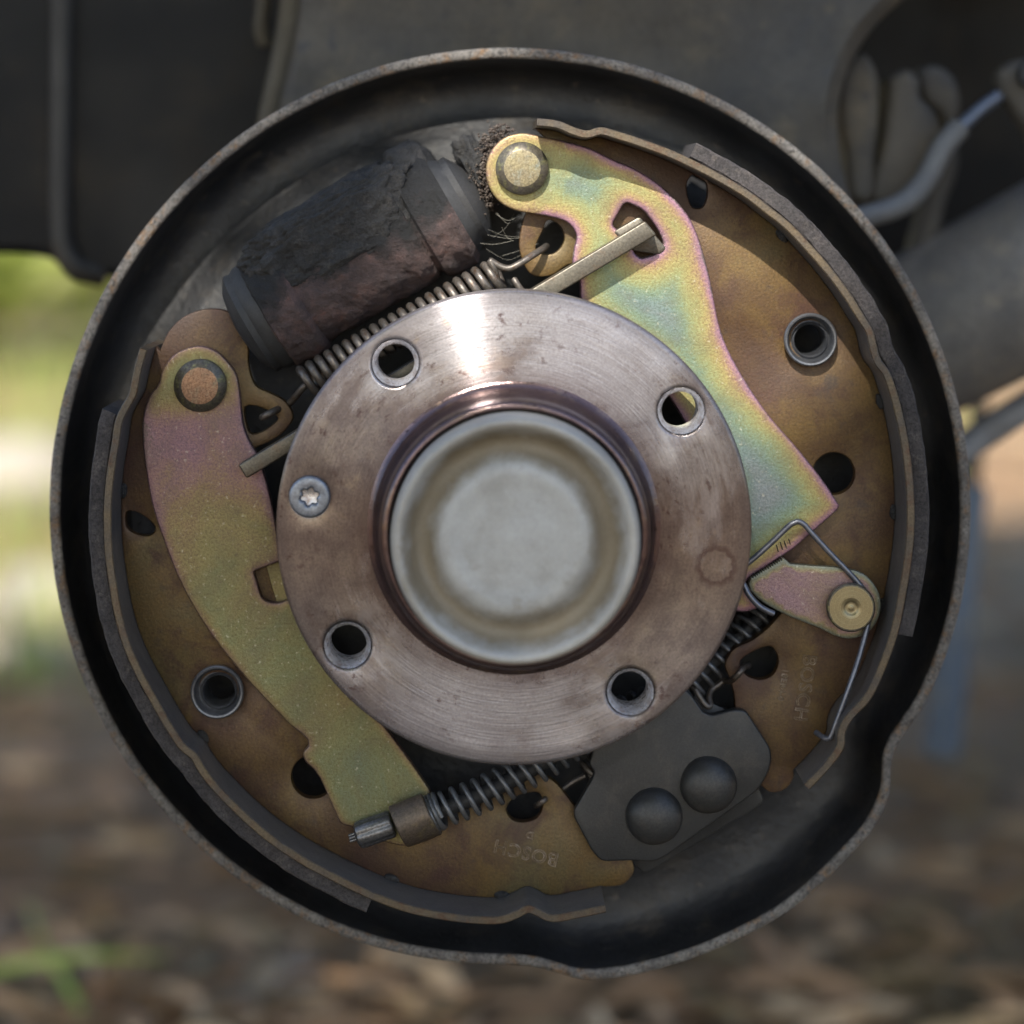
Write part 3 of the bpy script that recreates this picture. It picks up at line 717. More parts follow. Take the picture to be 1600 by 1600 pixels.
plate('tab', TT(fillet([(392, 880), (470, 870), (470, 960), (392, 955)], 5), YLV + .004), [], YLV + .004, .002, ZINC_DULL, lev, grid=.002, film=lambda P, d: .42 + 0 * d)
def pin(px, py, y0, top, rpx, face_mat, parent, face_r=.72):
    k = (D + top) / D / PPM; r = rpx * k
    c = T3(px, py, top)
    o = lathe('pivot_pin', c, [(r * .97, y0 - top + .001), (r, .0022), (r, .0013), (r * .975, .001), (r * face_r, .0001), (r * (face_r - .03), 0.0)], PIN_SIDE, parent, 56)
    lathe('pin_face', c, [(r * (face_r - .03), 0.0), (r * (face_r - .08), -.00005), (r * .45, -.00012), (0, -.00015)], face_mat, o, 56)
    return o
pin(312, 603, YLV, YLV - .0030, 41.5, PIN_RED, lev)
# folded hook that holds the cable end
ycab = .0225
u2 = Vector((.93, 0, .36)).normalized()          # cable direction, left to right and up
hc = T3(646, 1279, ycab)
def arc_sheet(name, c, ax, r, th, a0, a1, length, mat, parent, n=18, skew=0.0):
    ax = ax.normalized(); up = Vector((-ax.z, 0, ax.x)); fr = Vector((0, -1, 0))
    V = []; F = []
    for rr in (r, r - th):
        for i in range(n + 1):
            a = a0 + (a1 - a0) * i / n
            d = up * math.cos(a) + fr * math.sin(a)
            for s in (-.5, .5): V.append(c + ax * (length * s + skew * (i / n - .5)) + d * rr)
    m = (n + 1) * 2
    for i in range(n):
        F += [(2*i, 2*i+1, 2*i+3, 2*i+2), (m + 2*i, m + 2*i+2, m + 2*i+3, m + 2*i+1), (2*i, 2*i+2, m + 2*i+2, m + 2*i), (2*i+1, m + 2*i+1, m + 2*i+3, 2*i+3)]
    F += [(0, m, m+1, 1), (2*n, 2*n+1, m+2*n+1, m+2*n)]
    o = mk(name, V, F, mat, parent, None, 50)
    bv = o.modifiers.new('bevel', 'BEVEL'); bv.width = .0004; bv.segments = 2; bv.limit_method = 'ANGLE'
    return o
arc_sheet('cable_hook', hc + u2 * .0005, u2, .0066, .0016, R(20), R(200), .0098, CLIP, lev, 20, .0012)

# adjuster lever (right) ------------------------------------------
YRV = 0.0252
def film_right(P, d):
    px = VX + (P[:, 0] - CX) * PPM * D / (D + YRV); py = VY - (P[:, 1] - CZ) * PPM * D / (D + YRV)
    f = np.interp(d * 1000, [0, .35, 1.2, 2.4, 4.0, 6.5, 9, 13], [.03, .09, .18, .33, .43, .53, .66, .84])
    f = f + .10 * np.exp(-(((px - 930) / 45)**2 + ((py - 275) / 30)**2)) + .16 * np.exp(-(((px - 1200) / 60)**2 + ((py - 740) / 110)**2)) - .05 * np.exp(-(((px - 1050) / 50)**2 + ((py - 350) / 60)**2))
    ring = np.hypot(px - 816, py - 263)
    f = np.where(ring < 75, f * .4 + .30, f)
    return f
lvR = [(759, 269), (766, 238), (788, 215), (817, 208), (845, 213), (880, 220), (925, 233), (959, 250), (984, 260), (1008, 273), (1035, 292), (1059, 316), (1076, 338), (1090, 367), (1101, 402), (1110, 438), (1116, 470), (1123, 504), (1134, 538), (1150, 570), (1169, 602), (1200, 647), (1250, 705), (1291, 758), (1312, 790, 'c'), (1308, 798, 'c'), (1241, 857, 'c'), (1177, 899, 'c'), (1165, 912), (1175, 934), (1190, 944), (1160, 957), (1135, 948), (1120, 860), (1108, 770), (1086, 695), (1050, 627), (1000, 568), (945, 515), (908, 472), (905, 440), (895, 415), (897, 388), (901, 368), (890, 350), (862, 339), (834, 334), (803, 328), (780, 315), (765, 294)]
adj = empty('adjuster_lever', T3(1160, 957, YRV), 'iridescent yellow green adjuster lever pinned to the right shoe', 'lever')
plate('lever_plate', TT(catmull(lvR, True, 4), YRV), [TT(fillet([(977, 314, 10), (1006, 328, 8), (1027, 356, 12), (1038, 381, 8), (1026, 397, 8), (1000, 404, 10), (990, 394, 8), (990, 384, 5), (972, 364, 4), (955, 352, 8)], 6), YRV)], YRV, .0034, ZINC, adj, bev=.0006, segs=3, grid=.0014, film=film_right)
pin(816, 263, YRV, YRV - .0034, 41.5, PIN, adj)
for k, (a, b) in enumerate([((1213, 851), (1216, 862)), ((1219, 847), (1223, 859)), ((1225, 845), (1229, 857)), ((1232, 842), (1235, 851))]):
    tube('scribed_mark', [T3(*a, YRV - .00002), T3(*b, YRV - .00002)], .00016, SOOT, adj, 6)

# ratchet pawl -----------------------------------------------------
YPW = 0.0225
pts = [(1170, 911)]
a, b = Vector((1173, 905)), Vector((1225, 874))
nt = 15
for i in range(nt):
    p = a.lerp(b, i / nt); q = a.lerp(b, (i + .5) / nt); nrm = Vector((-.51, -.86)) * 3.2
    pts += [(p.x, p.y), (q.x + nrm.x, q.y + nrm.y)]
pts += [(1226, 873), (1235, 881), (1270, 884), (1319, 888)]
pts += [(1350, 897), (1367, 914), (1376, 936), (1374, 962), (1361, 984), (1338, 997), (1316, 997), (1281, 982), (1212, 953), (1184, 935), (1172, 922)]
tail = catmull([pts[-14 + i] for i in range(14)], False, 3)
pw = empty('ratchet_pawl', T3(1331, 997, YPW), 'small pinkish zinc ratchet pawl with toothed edge and round pivot', 'pawl')
def film_pawl(P, d):
    px = VX + (P[:, 0] - CX) * PPM * D / (D + YPW)
    return np.clip(np.where(d < .0007, .70, .20 + .06 * np.sin(px * .05)), 0, 1)
plate('pawl_plate', TT(pts[:-14] + tail, YPW), [], YPW, .0026, mat_zinc('zinc_pink', .5, (.21, .165, .155)), pw, bev=.0004, segs=2, grid=.0016, film=film_pawl)
kp = (D + YPW - .004) / D / PPM
pc = T3(1330, 950, YPW - .0045)
pp = lathe('pivot_pin', pc, [(.0056, .0046), (.0057, .003), (.0062, .0025), (38 * kp, .0018), (38 * kp, .0004), (38 * kp - .0004, 0), (.0045, -.0001)], PIN_SIDE, pw, 48)
def mat_turned():
    t = NT('turned_brass_tone'); x, y, z = t.sep()
    r = t.math('SQRT', t.math('ADD', t.math('MULTIPLY', x, x), t.math('MULTIPLY', z, z)))
    s = t.noise(1, 3, .6, t.comb(t.math('MULTIPLY', r, 4000), 0, 0))
    col = t.ramp(s, [(.3, (.18, .145, .08)), (.7, (.28, .24, .14))])
    col = t.mix(.4, col, t.ramp(t.noise(2600, 2, .7), [(.3, .4), (.65, 1)]), 'MULTIPLY')
    return t.out(col, .36, .75, t.bump(s, .00006))
lathe('pin_face', pc, [(.0058, -.0001), (.0052, -.0001), (.003, -.0001), (.0022, -.0001), (.0018, .0002), (.0012, .0004), (.0006, .0002), (0, .0001)], mat_turned(), pp, 48)

# wire spring over the pawl ---------------------------------------
ws = empty('wire_spring', T3(1284, 1152, .02), 'thin bluish bent wire spring clipped over the pawl pivot', 'spring')
yk = .0212
tube('spring_wire', curve3([T3(1150, 893, yk), T3(1177, 873, yk), T3(1206, 847, yk), T3(1230, 824, yk), T3(1238, 818, yk), T3(1248, 815, yk), T3(1257, 820, yk), T3(1264, 828, yk), T3(1295, 862, yk), T3(1325, 893, yk), T3(1342, 912, yk), T3(1354, 930, yk), T3(1359, 955, yk), T3(1355, 980, .0208), T3(1342, 1028, .0190), T3(1325, 1078, .0172), T3(1308, 1125, .0170), T3(1299, 1149, .0172), T3(1294, 1154, .0176), T3(1286, 1152, .0188), T3(1275, 1144, .0215)], 6), .00078, WIRE, ws, 10)
tube('spring_end', curve3([T3(1155, 905, .021), T3(1163, 915, .021), T3(1170, 929, .0206), T3(1184, 945, .0206), T3(1198, 954, .0208), T3(1209, 959, .021)], 6), .00082, WIRE, ws, 10)

# strut between the levers -----------------------------------------
st = empty('push_strut', T3(384, 747, .02), 'flat steel strut bar running diagonally between both levers behind the hub', 'strut')
yst = .0175
plate('bar', TT(fillet([(372, 727, 4), (1008, 345, 4), (1026, 367, 4), (385, 748, 4)], 4), yst), [], yst, .0072, STRUT, st, bev=.0005, segs=3)
plate('foot', TT(fillet([(958, 362), (1000, 338), (1010, 352), (1042, 388), (1030, 398), (990, 392)], 6), yst + .0072), [], yst + .0072, .006, STRUT, st, bev=.0005)

# upper return spring ----------------------------------------------
rs = empty('return_spring', T3(477, 600, .026), 'upper coil return spring between wheel cylinder and hub', 'spring')
ysr = .0262
hx_path = [T3(478, 598, ysr), T3(560, 551, ysr), T3(660, 494, ysr), T3(780, 428, ysr)]
tube('coil', helix(hx_path, .0040, 21, 16), .00118, SPRING, rs, 8)
tube('hook', curve3([T3(778, 440, .024), T3(772, 420, .0225), T3(766, 408, .0225), T3(772, 411, .0225), T3(783, 417, .0225), T3(797, 419, .0225), T3(815, 410, .0230), T3(832, 399, .0245), T3(848, 389, .0275), T3(854, 385, .032)], 6), .00095, SPRING, rs, 10)
tube('hook', curve3([T3(480, 600, .026), T3(472, 607, .026), T3(460, 622, .0285), T3(449, 632, .0335), T3(441, 636, .037)], 6), .00095, SPRING, rs, 10)
tube('hook', curve3([T3(441, 636, .036), T3(435, 639, .0305), T3(424, 645, .0275), T3(414, 650, .0275), T3(410, 652, .0285)], 6), .00100, SPRING, rs, 10)
ct = empty('adjuster_spring', T3(855, 450, .024), 'small rusty spring end peeping over the hub beside the strut', 'spring')
tube('spring_end', curve3([T3(822, 462, .024), T3(812, 450, .0235), T3(806, 441, .0235), T3(803, 436, .024)], 6), .0009, SPRING, ct, 10)

# lower shoe spring -------------------------------------------------
ls = empty('lower_spring', T3(1101, 1105, .03), 'rusty hook of the lower spring caught in the right shoe hole', 'spring')
tube('hook', curve3([T3(1170, 1040, .036), T3(1164, 1042, .0305), T3(1158, 1048, .0272), T3(1149, 1058, .0275), T3(1141, 1064, .0315), T3(1132, 1063, .035), T3(1124, 1069, .0352), T3(1112, 1078, .0345), T3(1108, 1090, .033), T3(1110, 1101, .0315), T3(1106, 1104, .0308), T3(1098, 1096, .0308), T3(1088, 1080, .0312), T3(1080, 1068, .033)], 7), .00085, SPRING, ls, 10)
tube('coil', helix([T3(1092, 1102, .0345), T3(1040, 1130, .0345), T3(980, 1165, .0345), T3(915, 1215, .0345)], .0038, 13, 16), .00085, SPRING, ls, 8)
tube('hook', curve3([T3(915, 1212, .036), T3(895, 1222, .0365), T3(872, 1238, .036), T3(857, 1246, .034), T3(850, 1250, .0285), T3(842, 1256, .0295), T3(838, 1259, .034)], 6), .0008, SPRING, ls, 10)

# parking brake cable with its spring --------------------------------
cb = empty('parking_cable', T3(545, 1310, ycab), 'crimped cable end with dark coil spring below the hub', 'cable')
path = [T3(560, 1306, ycab), T3(620, 1288, ycab), T3(683, 1268, ycab), T3(760, 1238, .0235), T3(850, 1190, .026), T3(950, 1125, .030), T3(1050, 1085, .034), T3(1120, 1030, .037), T3(1195, 958, .041)]
tube('cable_core', curve3(path[1:], 8), .0021, RUBBER, cb, 12)
def crimp(a, r, o):
    return 1 - .10 * (0.5 + 0.5 * math.cos(a * 6)) ** 4
cr0 = T3(584, 1297, ycab)
cax = (T3(614, 1287, ycab) - T3(560, 1306, ycab)).normalized()
lathe('crimp_ferrule', cr0, [(0.0, -.0050), (.0026, -.0050), (.0035, -.0044), (.0037, -.0036), (.0037, .0048), (.0033, .0054), (0, .0054)], CRIMP, cb, 60, axis=cax, jig=crimp)
for k in range(7):
    a = k * math.pi / 3; up = cax.orthogonal().normalized(); w = cax.cross(up)
    off = (up * math.cos(a) + w * math.sin(a)) * .00085 if k < 6 else Vector()
    tube('wire_strand', [cr0 - cax * .0045 + off, cr0 - cax * (.0068 + .0004 * math.sin(k * 3)) + off], .00042, CRIMP, cb, 7)
sp_path = [T3(676, 1271, ycab), T3(700, 1262, ycab), T3(760, 1238, .0235), T3(850, 1190, .026), T3(950, 1125, .030), T3(1050, 1085, .034), T3(1120, 1030, .037), T3(1195, 958, .041)]
tube('cable_spring', helix(sp_path, .0044, 33, 18), .00070, DSPRING, cb, 8)
tube('spring_seat', helix([T3(673, 1272, ycab), T3(688, 1266, ycab)], .0046, 2.4, 20), .00078, DSPRING, cb, 8)

# anchor plate --------------------------------------------------------
YA = .0258
an = empty('anchor_plate', T3(1004, 1364, YA), 'dark grey anchor plate with two domed rivets under the hub', 'anchor plate')
ao = [(1099, 1113, 4), (1112, 1118, 4), (1146, 1109, 6), (1165, 1110, 8), (1203, 1168, 10), (1206, 1184, 8), (1202, 1206, 10), (1184, 1236, 10), (1037, 1341, 10), (1019, 1347, 6), (985, 1345, 6), (940, 1347, 10), (925, 1330, 10), (897, 1278, 10), (897, 1266, 6), (926, 1216, 10), (929, 1206, 8), (920, 1196, 8), (930, 1160, 8), (1000, 1085, 8), (1055, 1062, 8), (1080, 1086, 8)]
plate('front_plate', TT(fillet(ao, 8), YA), [], YA, .0036, ANCHOR, an, bev=.0006, segs=3)
ab = [(996, 1354), (1004, 1364), (1016, 1362), (1186, 1260), (1194, 1251), (1188, 1236), (1160, 1120), (1050, 1070), (930, 1180), (920, 1280), (960, 1335)]
plate('rear_plate', TT(fillet(ab, 8), YA + .0085), [], YA + .0085, .0036, ANCHOR, an, bev=.0005, segs=2)
for (px, py) in ((1022, 1275), (1107, 1226)):
    k = (D + YA) / D / PPM; r = 44 * k
    pf = [(r * 1.03, .0004), (r * 1.01, -.0002)] + [(r * math.cos(a), -.0003 - .0052 * math.sin(a)) for a in [R(q) for q in range(8, 90, 8)]] + [(0, -.0055)]
    lathe('domed_rivet', T3(px, py, YA), pf, ANCHOR, an, 48, jig=lambda a, r_, o, p=px: 1 + .03 * mnoise.noise(Vector((math.cos(a) * 1.3, math.sin(a) * 1.3, o * 200 + p))))

# shoe hold-down cups --------------------------------------------------
def cup(px, py, label):
    yc = .0262; k = (D + yc) / D / PPM; c = T3(px, py, yc); r = 42 * k
    h = empty('hold_down_cup', c, label, 'spring cup', 'hold-down spring cups of the shoes')
    lathe('cup_rim', c, [(r * .93, .0038), (r * .985, .0022), (r, .001), (r * .985, .0003), (r * .94, 0), (r * .88, .0001), (r * .83, .0006), (r * .80, .0016), (r * .78, .0032), (r * .74, .0040)], CUP, h, 56)
    lathe('inner_sleeve', c + Vector((.00025, 0, -.0003)), [(r * .80, .0040), (r * .70, .0038), (r * .655, .0032), (r * .62, .0030), (r * .585, .0036), (r * .57, .006), (r * .56, .014)], CUP, h, 56)
cup(1267, 531, 'dark steel hold-down cup on the right shoe web')
cup(339, 1082, 'dark steel hold-down cup on the left shoe web')

# wheel cylinder --------------------------------------------------------
wc = empty('wheel_cylinder', T3(572, 401, .058), 'soot caked rusty cast iron wheel cylinder above the hub', 'wheel cylinder')
yc = .036
c0 = T3(572, 401, yc); cu = Vector((.864, 0, .503)).normalized(); k = (D + yc) / D / PPM
pv = Vector((-.503, 0, .864))
def cn(s): return lambda a, r, o: 1 + .018 * s * mnoise.noise(Vector((math.cos(a) * 20, math.sin(a) * 20, o * 1300))) + .04 * s * mnoise.noise(Vector((math.cos(a) * 3, math.sin(a) * 3, o * 220))) + .02 * s * mnoise.noise(Vector((math.cos(a) * 9, math.sin(a) * 9, o * 700)))
def rows(prof, step=.0012):
    out = [prof[0]]
    for p, q in zip(prof, prof[1:]):
        m = max(1, int(math.hypot(q[0] - p[0], q[1] - p[1]) / step))
        out += [(p[0] + (q[0] - p[0]) * i / m, p[1] + (q[1] - p[1]) * i / m) for i in range(1, m + 1)]
    return out
lathe('cylinder_body', c0, rows([(0, -180 * k), (.0152, -180 * k), (.0168, -174 * k), (.0170, -126 * k), (.0162, -119 * k), (.0150, -115 * k), (.0153, 60 * k), (.0151, 84 * k), (.0143, 88 * k), (.0146, 93 * k), (.0164, 97 * k), (.0168, 105 * k), (.0168, 146 * k), (.0152, 156 * k), (0, 156 * k)], .0008), IRON, wc, 110, axis=cu, jig=cn(1.3))
lathe('dust_boot', c0 - cu * 176 * k, rows([(.0160, 0), (.0158, -14 * k), (.0148, -22 * k), (.0150, -32 * k), (.0136, -38 * k), (.0110, -47 * k), (.006, -53 * k), (0, -54 * k)]), RUBBER, wc, 60, axis=cu, jig=cn(.4))
lathe('dust_boot', c0 + cu * 152 * k, rows([(.0150, 0), (.0138, 12 * k), (.0128, 20 * k), (.0130, 30 * k), (.0105, 40 * k), (.006, 52 * k), (0, 52 * k)]), RUBBER, wc, 60, axis=cu, jig=cn(.6))
def blob(name, c, ax, rad, mat, parent, amp=.12, freq=2.5, sub=5):
    bm = bmesh.new(); bmesh.ops.create_icosphere(bm, subdivisions=sub, radius=1)
    V = []
    for v in bm.verts:
        w = v.co.copy()
        w = Vector([math.copysign(abs(q)**.7, q) for q in w])
        w *= 1 + amp * mnoise.noise(v.co * freq) + amp * .5 * mnoise.noise(v.co * freq * 3.1) + amp * .2 * mnoise.noise(v.co * freq * 8) + amp * .12 * mnoise.noise(v.co * freq * 24)
        V.append(Vector(c) + ax[0] * w.x * rad[0] + ax[1] * w.y * rad[1] + ax[2] * w.z * rad[2])
    F = [[x.index for x in f.verts] for f in bm.faces]; bm.free()
    return mk(name, V, F, mat, parent, c, 180)
Y_ = Vector((0, 1, 0))
blob('mounting_block', c0 + pv * 62 * k + Vector((0, .013, 0)) - cu * 8 * k, (cu, Y_, pv), (170 * k, .0165, 62 * k), SOOT, wc, .14, 3.0)
blob('bleed_boss', c0 + pv * 70 * k + Vector((0, .010, 0)) + cu * 128 * k, (cu, Y_, pv), (42 * k, .015, 56 * k), SOOT, wc, .16, 2.6, 4)
blob('caked_soot', c0 + pv * 48 * k + Vector((0, -.0035, 0)) - cu * 22 * k, (cu, Y_, pv), (158 * k, .0125, 72 * k), SOOT, wc, .13, 3.6, 6)
# loose grit packed beside the right pivot
V = []; F = []
rg = random.Random(3)
for i in range(1700):
    t = rg.random(); ang = rg.gauss(0, 1)
    c = T3(752 + rg.gauss(0, 9) + 44 * (t - .5)**2 * 2 + 20 * (t - .5), 262 - 105 * (t - .5) + rg.gauss(0, 10), .0275 + rg.random() * .014)
    s = rg.uniform(.0002, .0007); q = Vector((rg.random(), rg.random(), rg.random()))
    b = len(V)
    for d in ((1, 0, 0), (-1, 0, 0), (0, 1, 0), (0, -1, 0), (0, 0, 1), (0, 0, -1)):
        V.append(c + (Vector(d) + q * .5) * s * rg.uniform(.6, 1.2))
    F += [tuple(b + j for j in f) for f in ((0, 2, 4), (2, 1, 4), (1, 3, 4), (3, 0, 4), (2, 0, 5), (1, 2, 5), (3, 1, 5), (0, 3, 5))]
blob('packed_dirt', T3(748, 265, .044), (cu, Y_, pv), (.0042, .015, .0095), SOOT, wc, .3, 3.0, 4)
tag(mk('packed_grit', V, F, CRUMB, wc, None, 0), kind='stuff')
V = []; F = []
rg = random.Random(11)
for i in range(9):
    a = T3(rg.uniform(742, 785), rg.uniform(325, 400), .030); b = T3(rg.uniform(795, 850), rg.uniform(332, 400), rg.uniform(.028, .034))
    m = a.lerp(b, .5) + Vector((rg.gauss(0, .001), rg.gauss(0, .001), -rg.random() * .0025))
    v, f = tube_geo(curve3([a, m, b], 5), rg.uniform(.00002, .00004), 4)
    s = len(V); V += v; F += [tuple(q + s for q in p) for p in f]
tag(mk('cobweb', V, F, WEBTHREAD, None, T3(790, 360, .03), 60), 'fine pale cobweb threads between wheel cylinder and right lever', 'cobweb', kind='stuff')

# hub --------------------------------------------------------------------
hub = empty('wheel_hub', AX(.012), 'round steel wheel hub with brown stained face and four bolt holes', 'wheel hub')
rF = 372 / PPM
holes_px = [(618, 567), (1064, 642), (543, 1008), (985, 1081)]
hp = [T(*p, 0) for p in holes_px]
fl = plate('hub_flange', circ(HX, HZ, rF, 180), [circ(x, z, .0060, 40) for x, z in hp] + [circ(*T(484, 776), .0046, 32)], 0.0, .0125, FLANGE, hub, bev=.0012, segs=4, grid=.006, origin=AX(0.006))
for x, z in hp:
    pf = [(.00605, -.00006), (.00590, .0001), (.00545, .0009), (.00515, .0014)]
    for i in range(10):
        pf += [(.00520, .0016 + i * .00115), (.00490, .0016 + (i + .5) * .00115)]
    lathe('bolt_thread', (x, 0, z), pf, THREAD, hub, 36)
sx, sz = T(484, 776)
rs_ = 32.5 / PPM
def star(r, n=72): return [(sx + r * (1 + .17 * math.cos(6 * a)) * math.cos(a + .3), sz + r * (1 + .17 * math.cos(6 * a)) * math.sin(a + .3)) for a in [2 * math.pi * k / n for k in range(n)]]
scr = plate('retaining_screw', circ(sx, sz, rs_, 48), [star(.0021)], -.0012, .0030, SCREW, hub, bev=.0007, segs=3, origin=(sx, 0, sz))
lathe('star_recess', (sx, .0012, sz), [(.0027, 0), (.0012, .0003), (0, .0005)], THREAD, scr, 24)
lathe('hub_boss', AX(0), [(.0392, .0006), (.0384, .0001), (.0374, -.0004), (.0364, -.0014), (.0357, -.0030), (.0352, -.0055), (.0347, -.0115), (.0342, -.0138), (.0334, -.0149), (.0325, -.0150), (.0319, -.0140), (.0317, -.0100)], BOSS, hub, 160, 5, smooth=180)
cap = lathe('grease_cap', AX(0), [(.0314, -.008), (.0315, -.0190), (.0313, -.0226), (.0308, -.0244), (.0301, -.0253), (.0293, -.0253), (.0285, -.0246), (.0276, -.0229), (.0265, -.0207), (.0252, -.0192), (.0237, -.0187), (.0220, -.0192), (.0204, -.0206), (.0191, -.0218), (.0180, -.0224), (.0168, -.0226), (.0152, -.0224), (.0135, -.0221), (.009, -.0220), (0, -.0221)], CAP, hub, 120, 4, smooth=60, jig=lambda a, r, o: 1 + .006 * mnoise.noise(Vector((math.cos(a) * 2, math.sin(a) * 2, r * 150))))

# ------------------------------------------------------------------ leaf litter, stones, plants
rg = random.Random(21)
LEAFM = []
for i, c in enumerate([(.38, .225, .115), (.46, .30, .165), (.32, .195, .105), (.52, .37, .22), (.28, .20, .10)]):
    LEAFM.append(grimy('litter_%d' % i, c, tuple(q * .7 for q in c), None, 30, (.6, .8), 0, .2, 300, .0005, 100))
V = []; F = []; fm = []
for i in range(3800):
    d = .95 + 6.5 * rg.random()**2.0
    w = .26 * d + .12
    x = rg.uniform(-w, w); y = d - D
    s = rg.uniform(.010, .028); a = rg.random() * 6.28; b = len(V)
    ca, sa = math.cos(a), math.sin(a); tx, ty = rg.gauss(0, .25), rg.gauss(0, .25)
    z = ground_z(x, y) + .006
    for (u, v, h) in ((-1.2, .1, .1), (-.4, .36, .2), (.5, .25, .25), (1.3, -.1, .1), (.4, -.28, .25), (-.4, -.34, .2), (0, 0, 0)):
        U, W = u * s, v * s * .9
        V.append((x + U * ca - W * sa, y + U * sa + W * ca, z + max(0, h * s * .9 + U * tx * .6 + W * ty + .006)))
    for k_ in range(6): F.append((b + 6, b + k_, b + (k_ + 1) % 6)); fm.append(0)
    m = rg.randrange(5)
    fm[-6:] = [m] * 6
tag(mk('leaf_litter', V, F, LEAFM, None, None, 0, fm), 'fallen brown leaves scattered over the soil', 'leaf litter', kind='stuff')
STONE = grimy('pale_stone', (.40, .33, .26), (.30, .25, .2), (.5, .44, .36), 12, (.7, .9), 0, .2, 300, .002, 60)
STONE2 = grimy('chalky_stone', (.33, .29, .25), (.26, .23, .19), None, 8, (.7, .9), 0, .2, 300, .002, 60)
def rock(px, py, rad, label, mat=STONE):
    tn = (py - VY) / PPM / D; dist = CZ / tn; x = CX + (px - VX) / PPM * dist / D; y = dist - D
    z = ground_z(x, y)
    bm = bmesh.new(); bmesh.ops.create_icosphere(bm, subdivisions=3, radius=1); sd = rg.random() * 50
    V = [(x + v.co.x * rad * 1.3 * (1 + .3 * mnoise.noise(v.co * 1.4 + Vector((sd, 0, 0)))), y + v.co.y * rad * (1 + .3 * mnoise.noise(v.co * 1.4 + Vector((0, sd, 0)))), z + rad * .25 + v.co.z * rad * .6 * (1 + .3 * mnoise.noise(v.co * 1.4 + Vector((0, 0, sd))))) for v in bm.verts]
    F = [[q.index for q in f.verts] for f in bm.faces]; bm.free()
    tag(mk('stone', V, F, mat, None, (x, y, z), 60), label, 'stone', 'stones lying on the soil')
rock(455, 1555, .016, 'pale tan stone on the soil straight below the brake')
rock(345, 1590, .013, 'small tan stone at the bottom edge left of the biggest one')
rock(700, 1500, .012, 'small dull stone close under the lowest part of the rim')
rock(20, 760, .10, 'big sunlit whitish rock at the left edge', STONE2)
rock(85, 900, .06, 'sunlit whitish rock nearest the left side of the rim', STONE2)
rock(40, 985, .035, 'small sunlit tan stone left of the rim')

GREEN = []
for i, (c, e) in enumerate([((.24, .32, .07), .5), ((.36, .42, .10), .5), ((.15, .21, .05), .5), ((.40, .42, .16), .5)]):
    t = NT('leaf_green_%d' % i)
    t.out(t.mix(t.noise(20, 3), c, tuple(q * .7 for q in c)), .5)
    t.b.inputs['Transmission Weight'].default_value = 0.0
    tr = t.n.new('ShaderNodeBsdfTranslucent'); tr.inputs['Color'].default_value = (c[0] * 1.6, c[1] * 1.7, c[2] * 1.2, 1)
    ms = t.n.new('ShaderNodeMixShader'); ms.inputs[0].default_value = .4
    t.link(t.b.outputs[0], ms.inputs[1]); t.link(tr.outputs[0], ms.inputs[2]); t.link(ms.outputs[0], t.n['Material Output'].inputs['Surface'])
    GREEN.append(t.m)
WOOD = grimy('twig_bark', (.06, .045, .03), (.09, .07, .05), None, 20, (.7, .9), 0, .3, 300, .001, 80)
def leaves(name, c, rad, count, size, parent, mats, seed, squash=1.0):
    g = random.Random(seed); V = []; F = []; fm = []
    for i in range(count):
        while True:
            q = Vector((g.uniform(-1, 1), g.uniform(-1, 1), g.uniform(-1, 1)))
            if q.length < 1: break
        lump = .6 + .5 * mnoise.noise(q * 2.2 + Vector((seed, 0, 0)))
        q = q * (.55 + lump * .6)
        p = Vector(c) + Vector((q.x * rad[0], q.y * rad[1], q.z * rad[2]))
        if p.z < .02: p.z = .02 + g.random() * .05
        s = size * g.uniform(.6, 1.4); n = Vector((g.gauss(0, 1), g.gauss(0, 1), g.gauss(.6, 1))).normalized()
        u = n.orthogonal().normalized(); u = Matrix.Rotation(g.random() * 6.28, 3, n) @ u; w = n.cross(u)
        b = len(V)
        V += [p - u * s, p - u * s * .2 + w * s * .42 + n * s * .1, p + u * s, p - u * s * .2 - w * s * .42 + n * s * .1]
        F += [(b, b+1, b+2), (b, b+2, b+3)]; m = g.randrange(len(mats)); fm += [m, m]
    return mk(name, V, F, mats, parent, None, 0, fm)
def shrub(loc, rad, count, size, label, seed, mats=GREEN):
    s = empty('shrub', loc, label, 'shrub', 'shrubs beyond the car')
    g = random.Random(seed)
    for i in range(5):
        a = g.random() * 6.28
        tip = Vector(loc) + Vector((math.cos(a) * rad[0] * .5, math.sin(a) * rad[1] * .5, rad[2] * g.uniform(1.0, 1.6)))
        tube('stem', curve3([Vector(loc) + Vector((0, 0, -.02)), Vector(loc).lerp(tip, .5) + Vector((g.gauss(0, .05), g.gauss(0, .05), 0)), tip], 5), rad[0] * .035, WOOD, s, 7, lambda t: 1 - .7 * t)
    leaves('foliage', Vector(loc) + Vector((0, 0, rad[2])), rad, count, size, s, mats, seed)
shrub((-1.15, 5.0, 0), (.9, .5, .45), 4200, .05, 'bright green shrub at the left edge beyond the bumper', 3)
shrub((-.75, 6.6, 0), (1.2, .6, .95), 5200, .06, 'taller yellow green shrub just left of the rim far behind', 4, [GREEN[1], GREEN[3], GREEN[0]])
shrub((1.55, 7.5, 0), (1.3, .8, .9), 3600, .07, 'green shrub far behind at the right edge under the axle tube', 5)
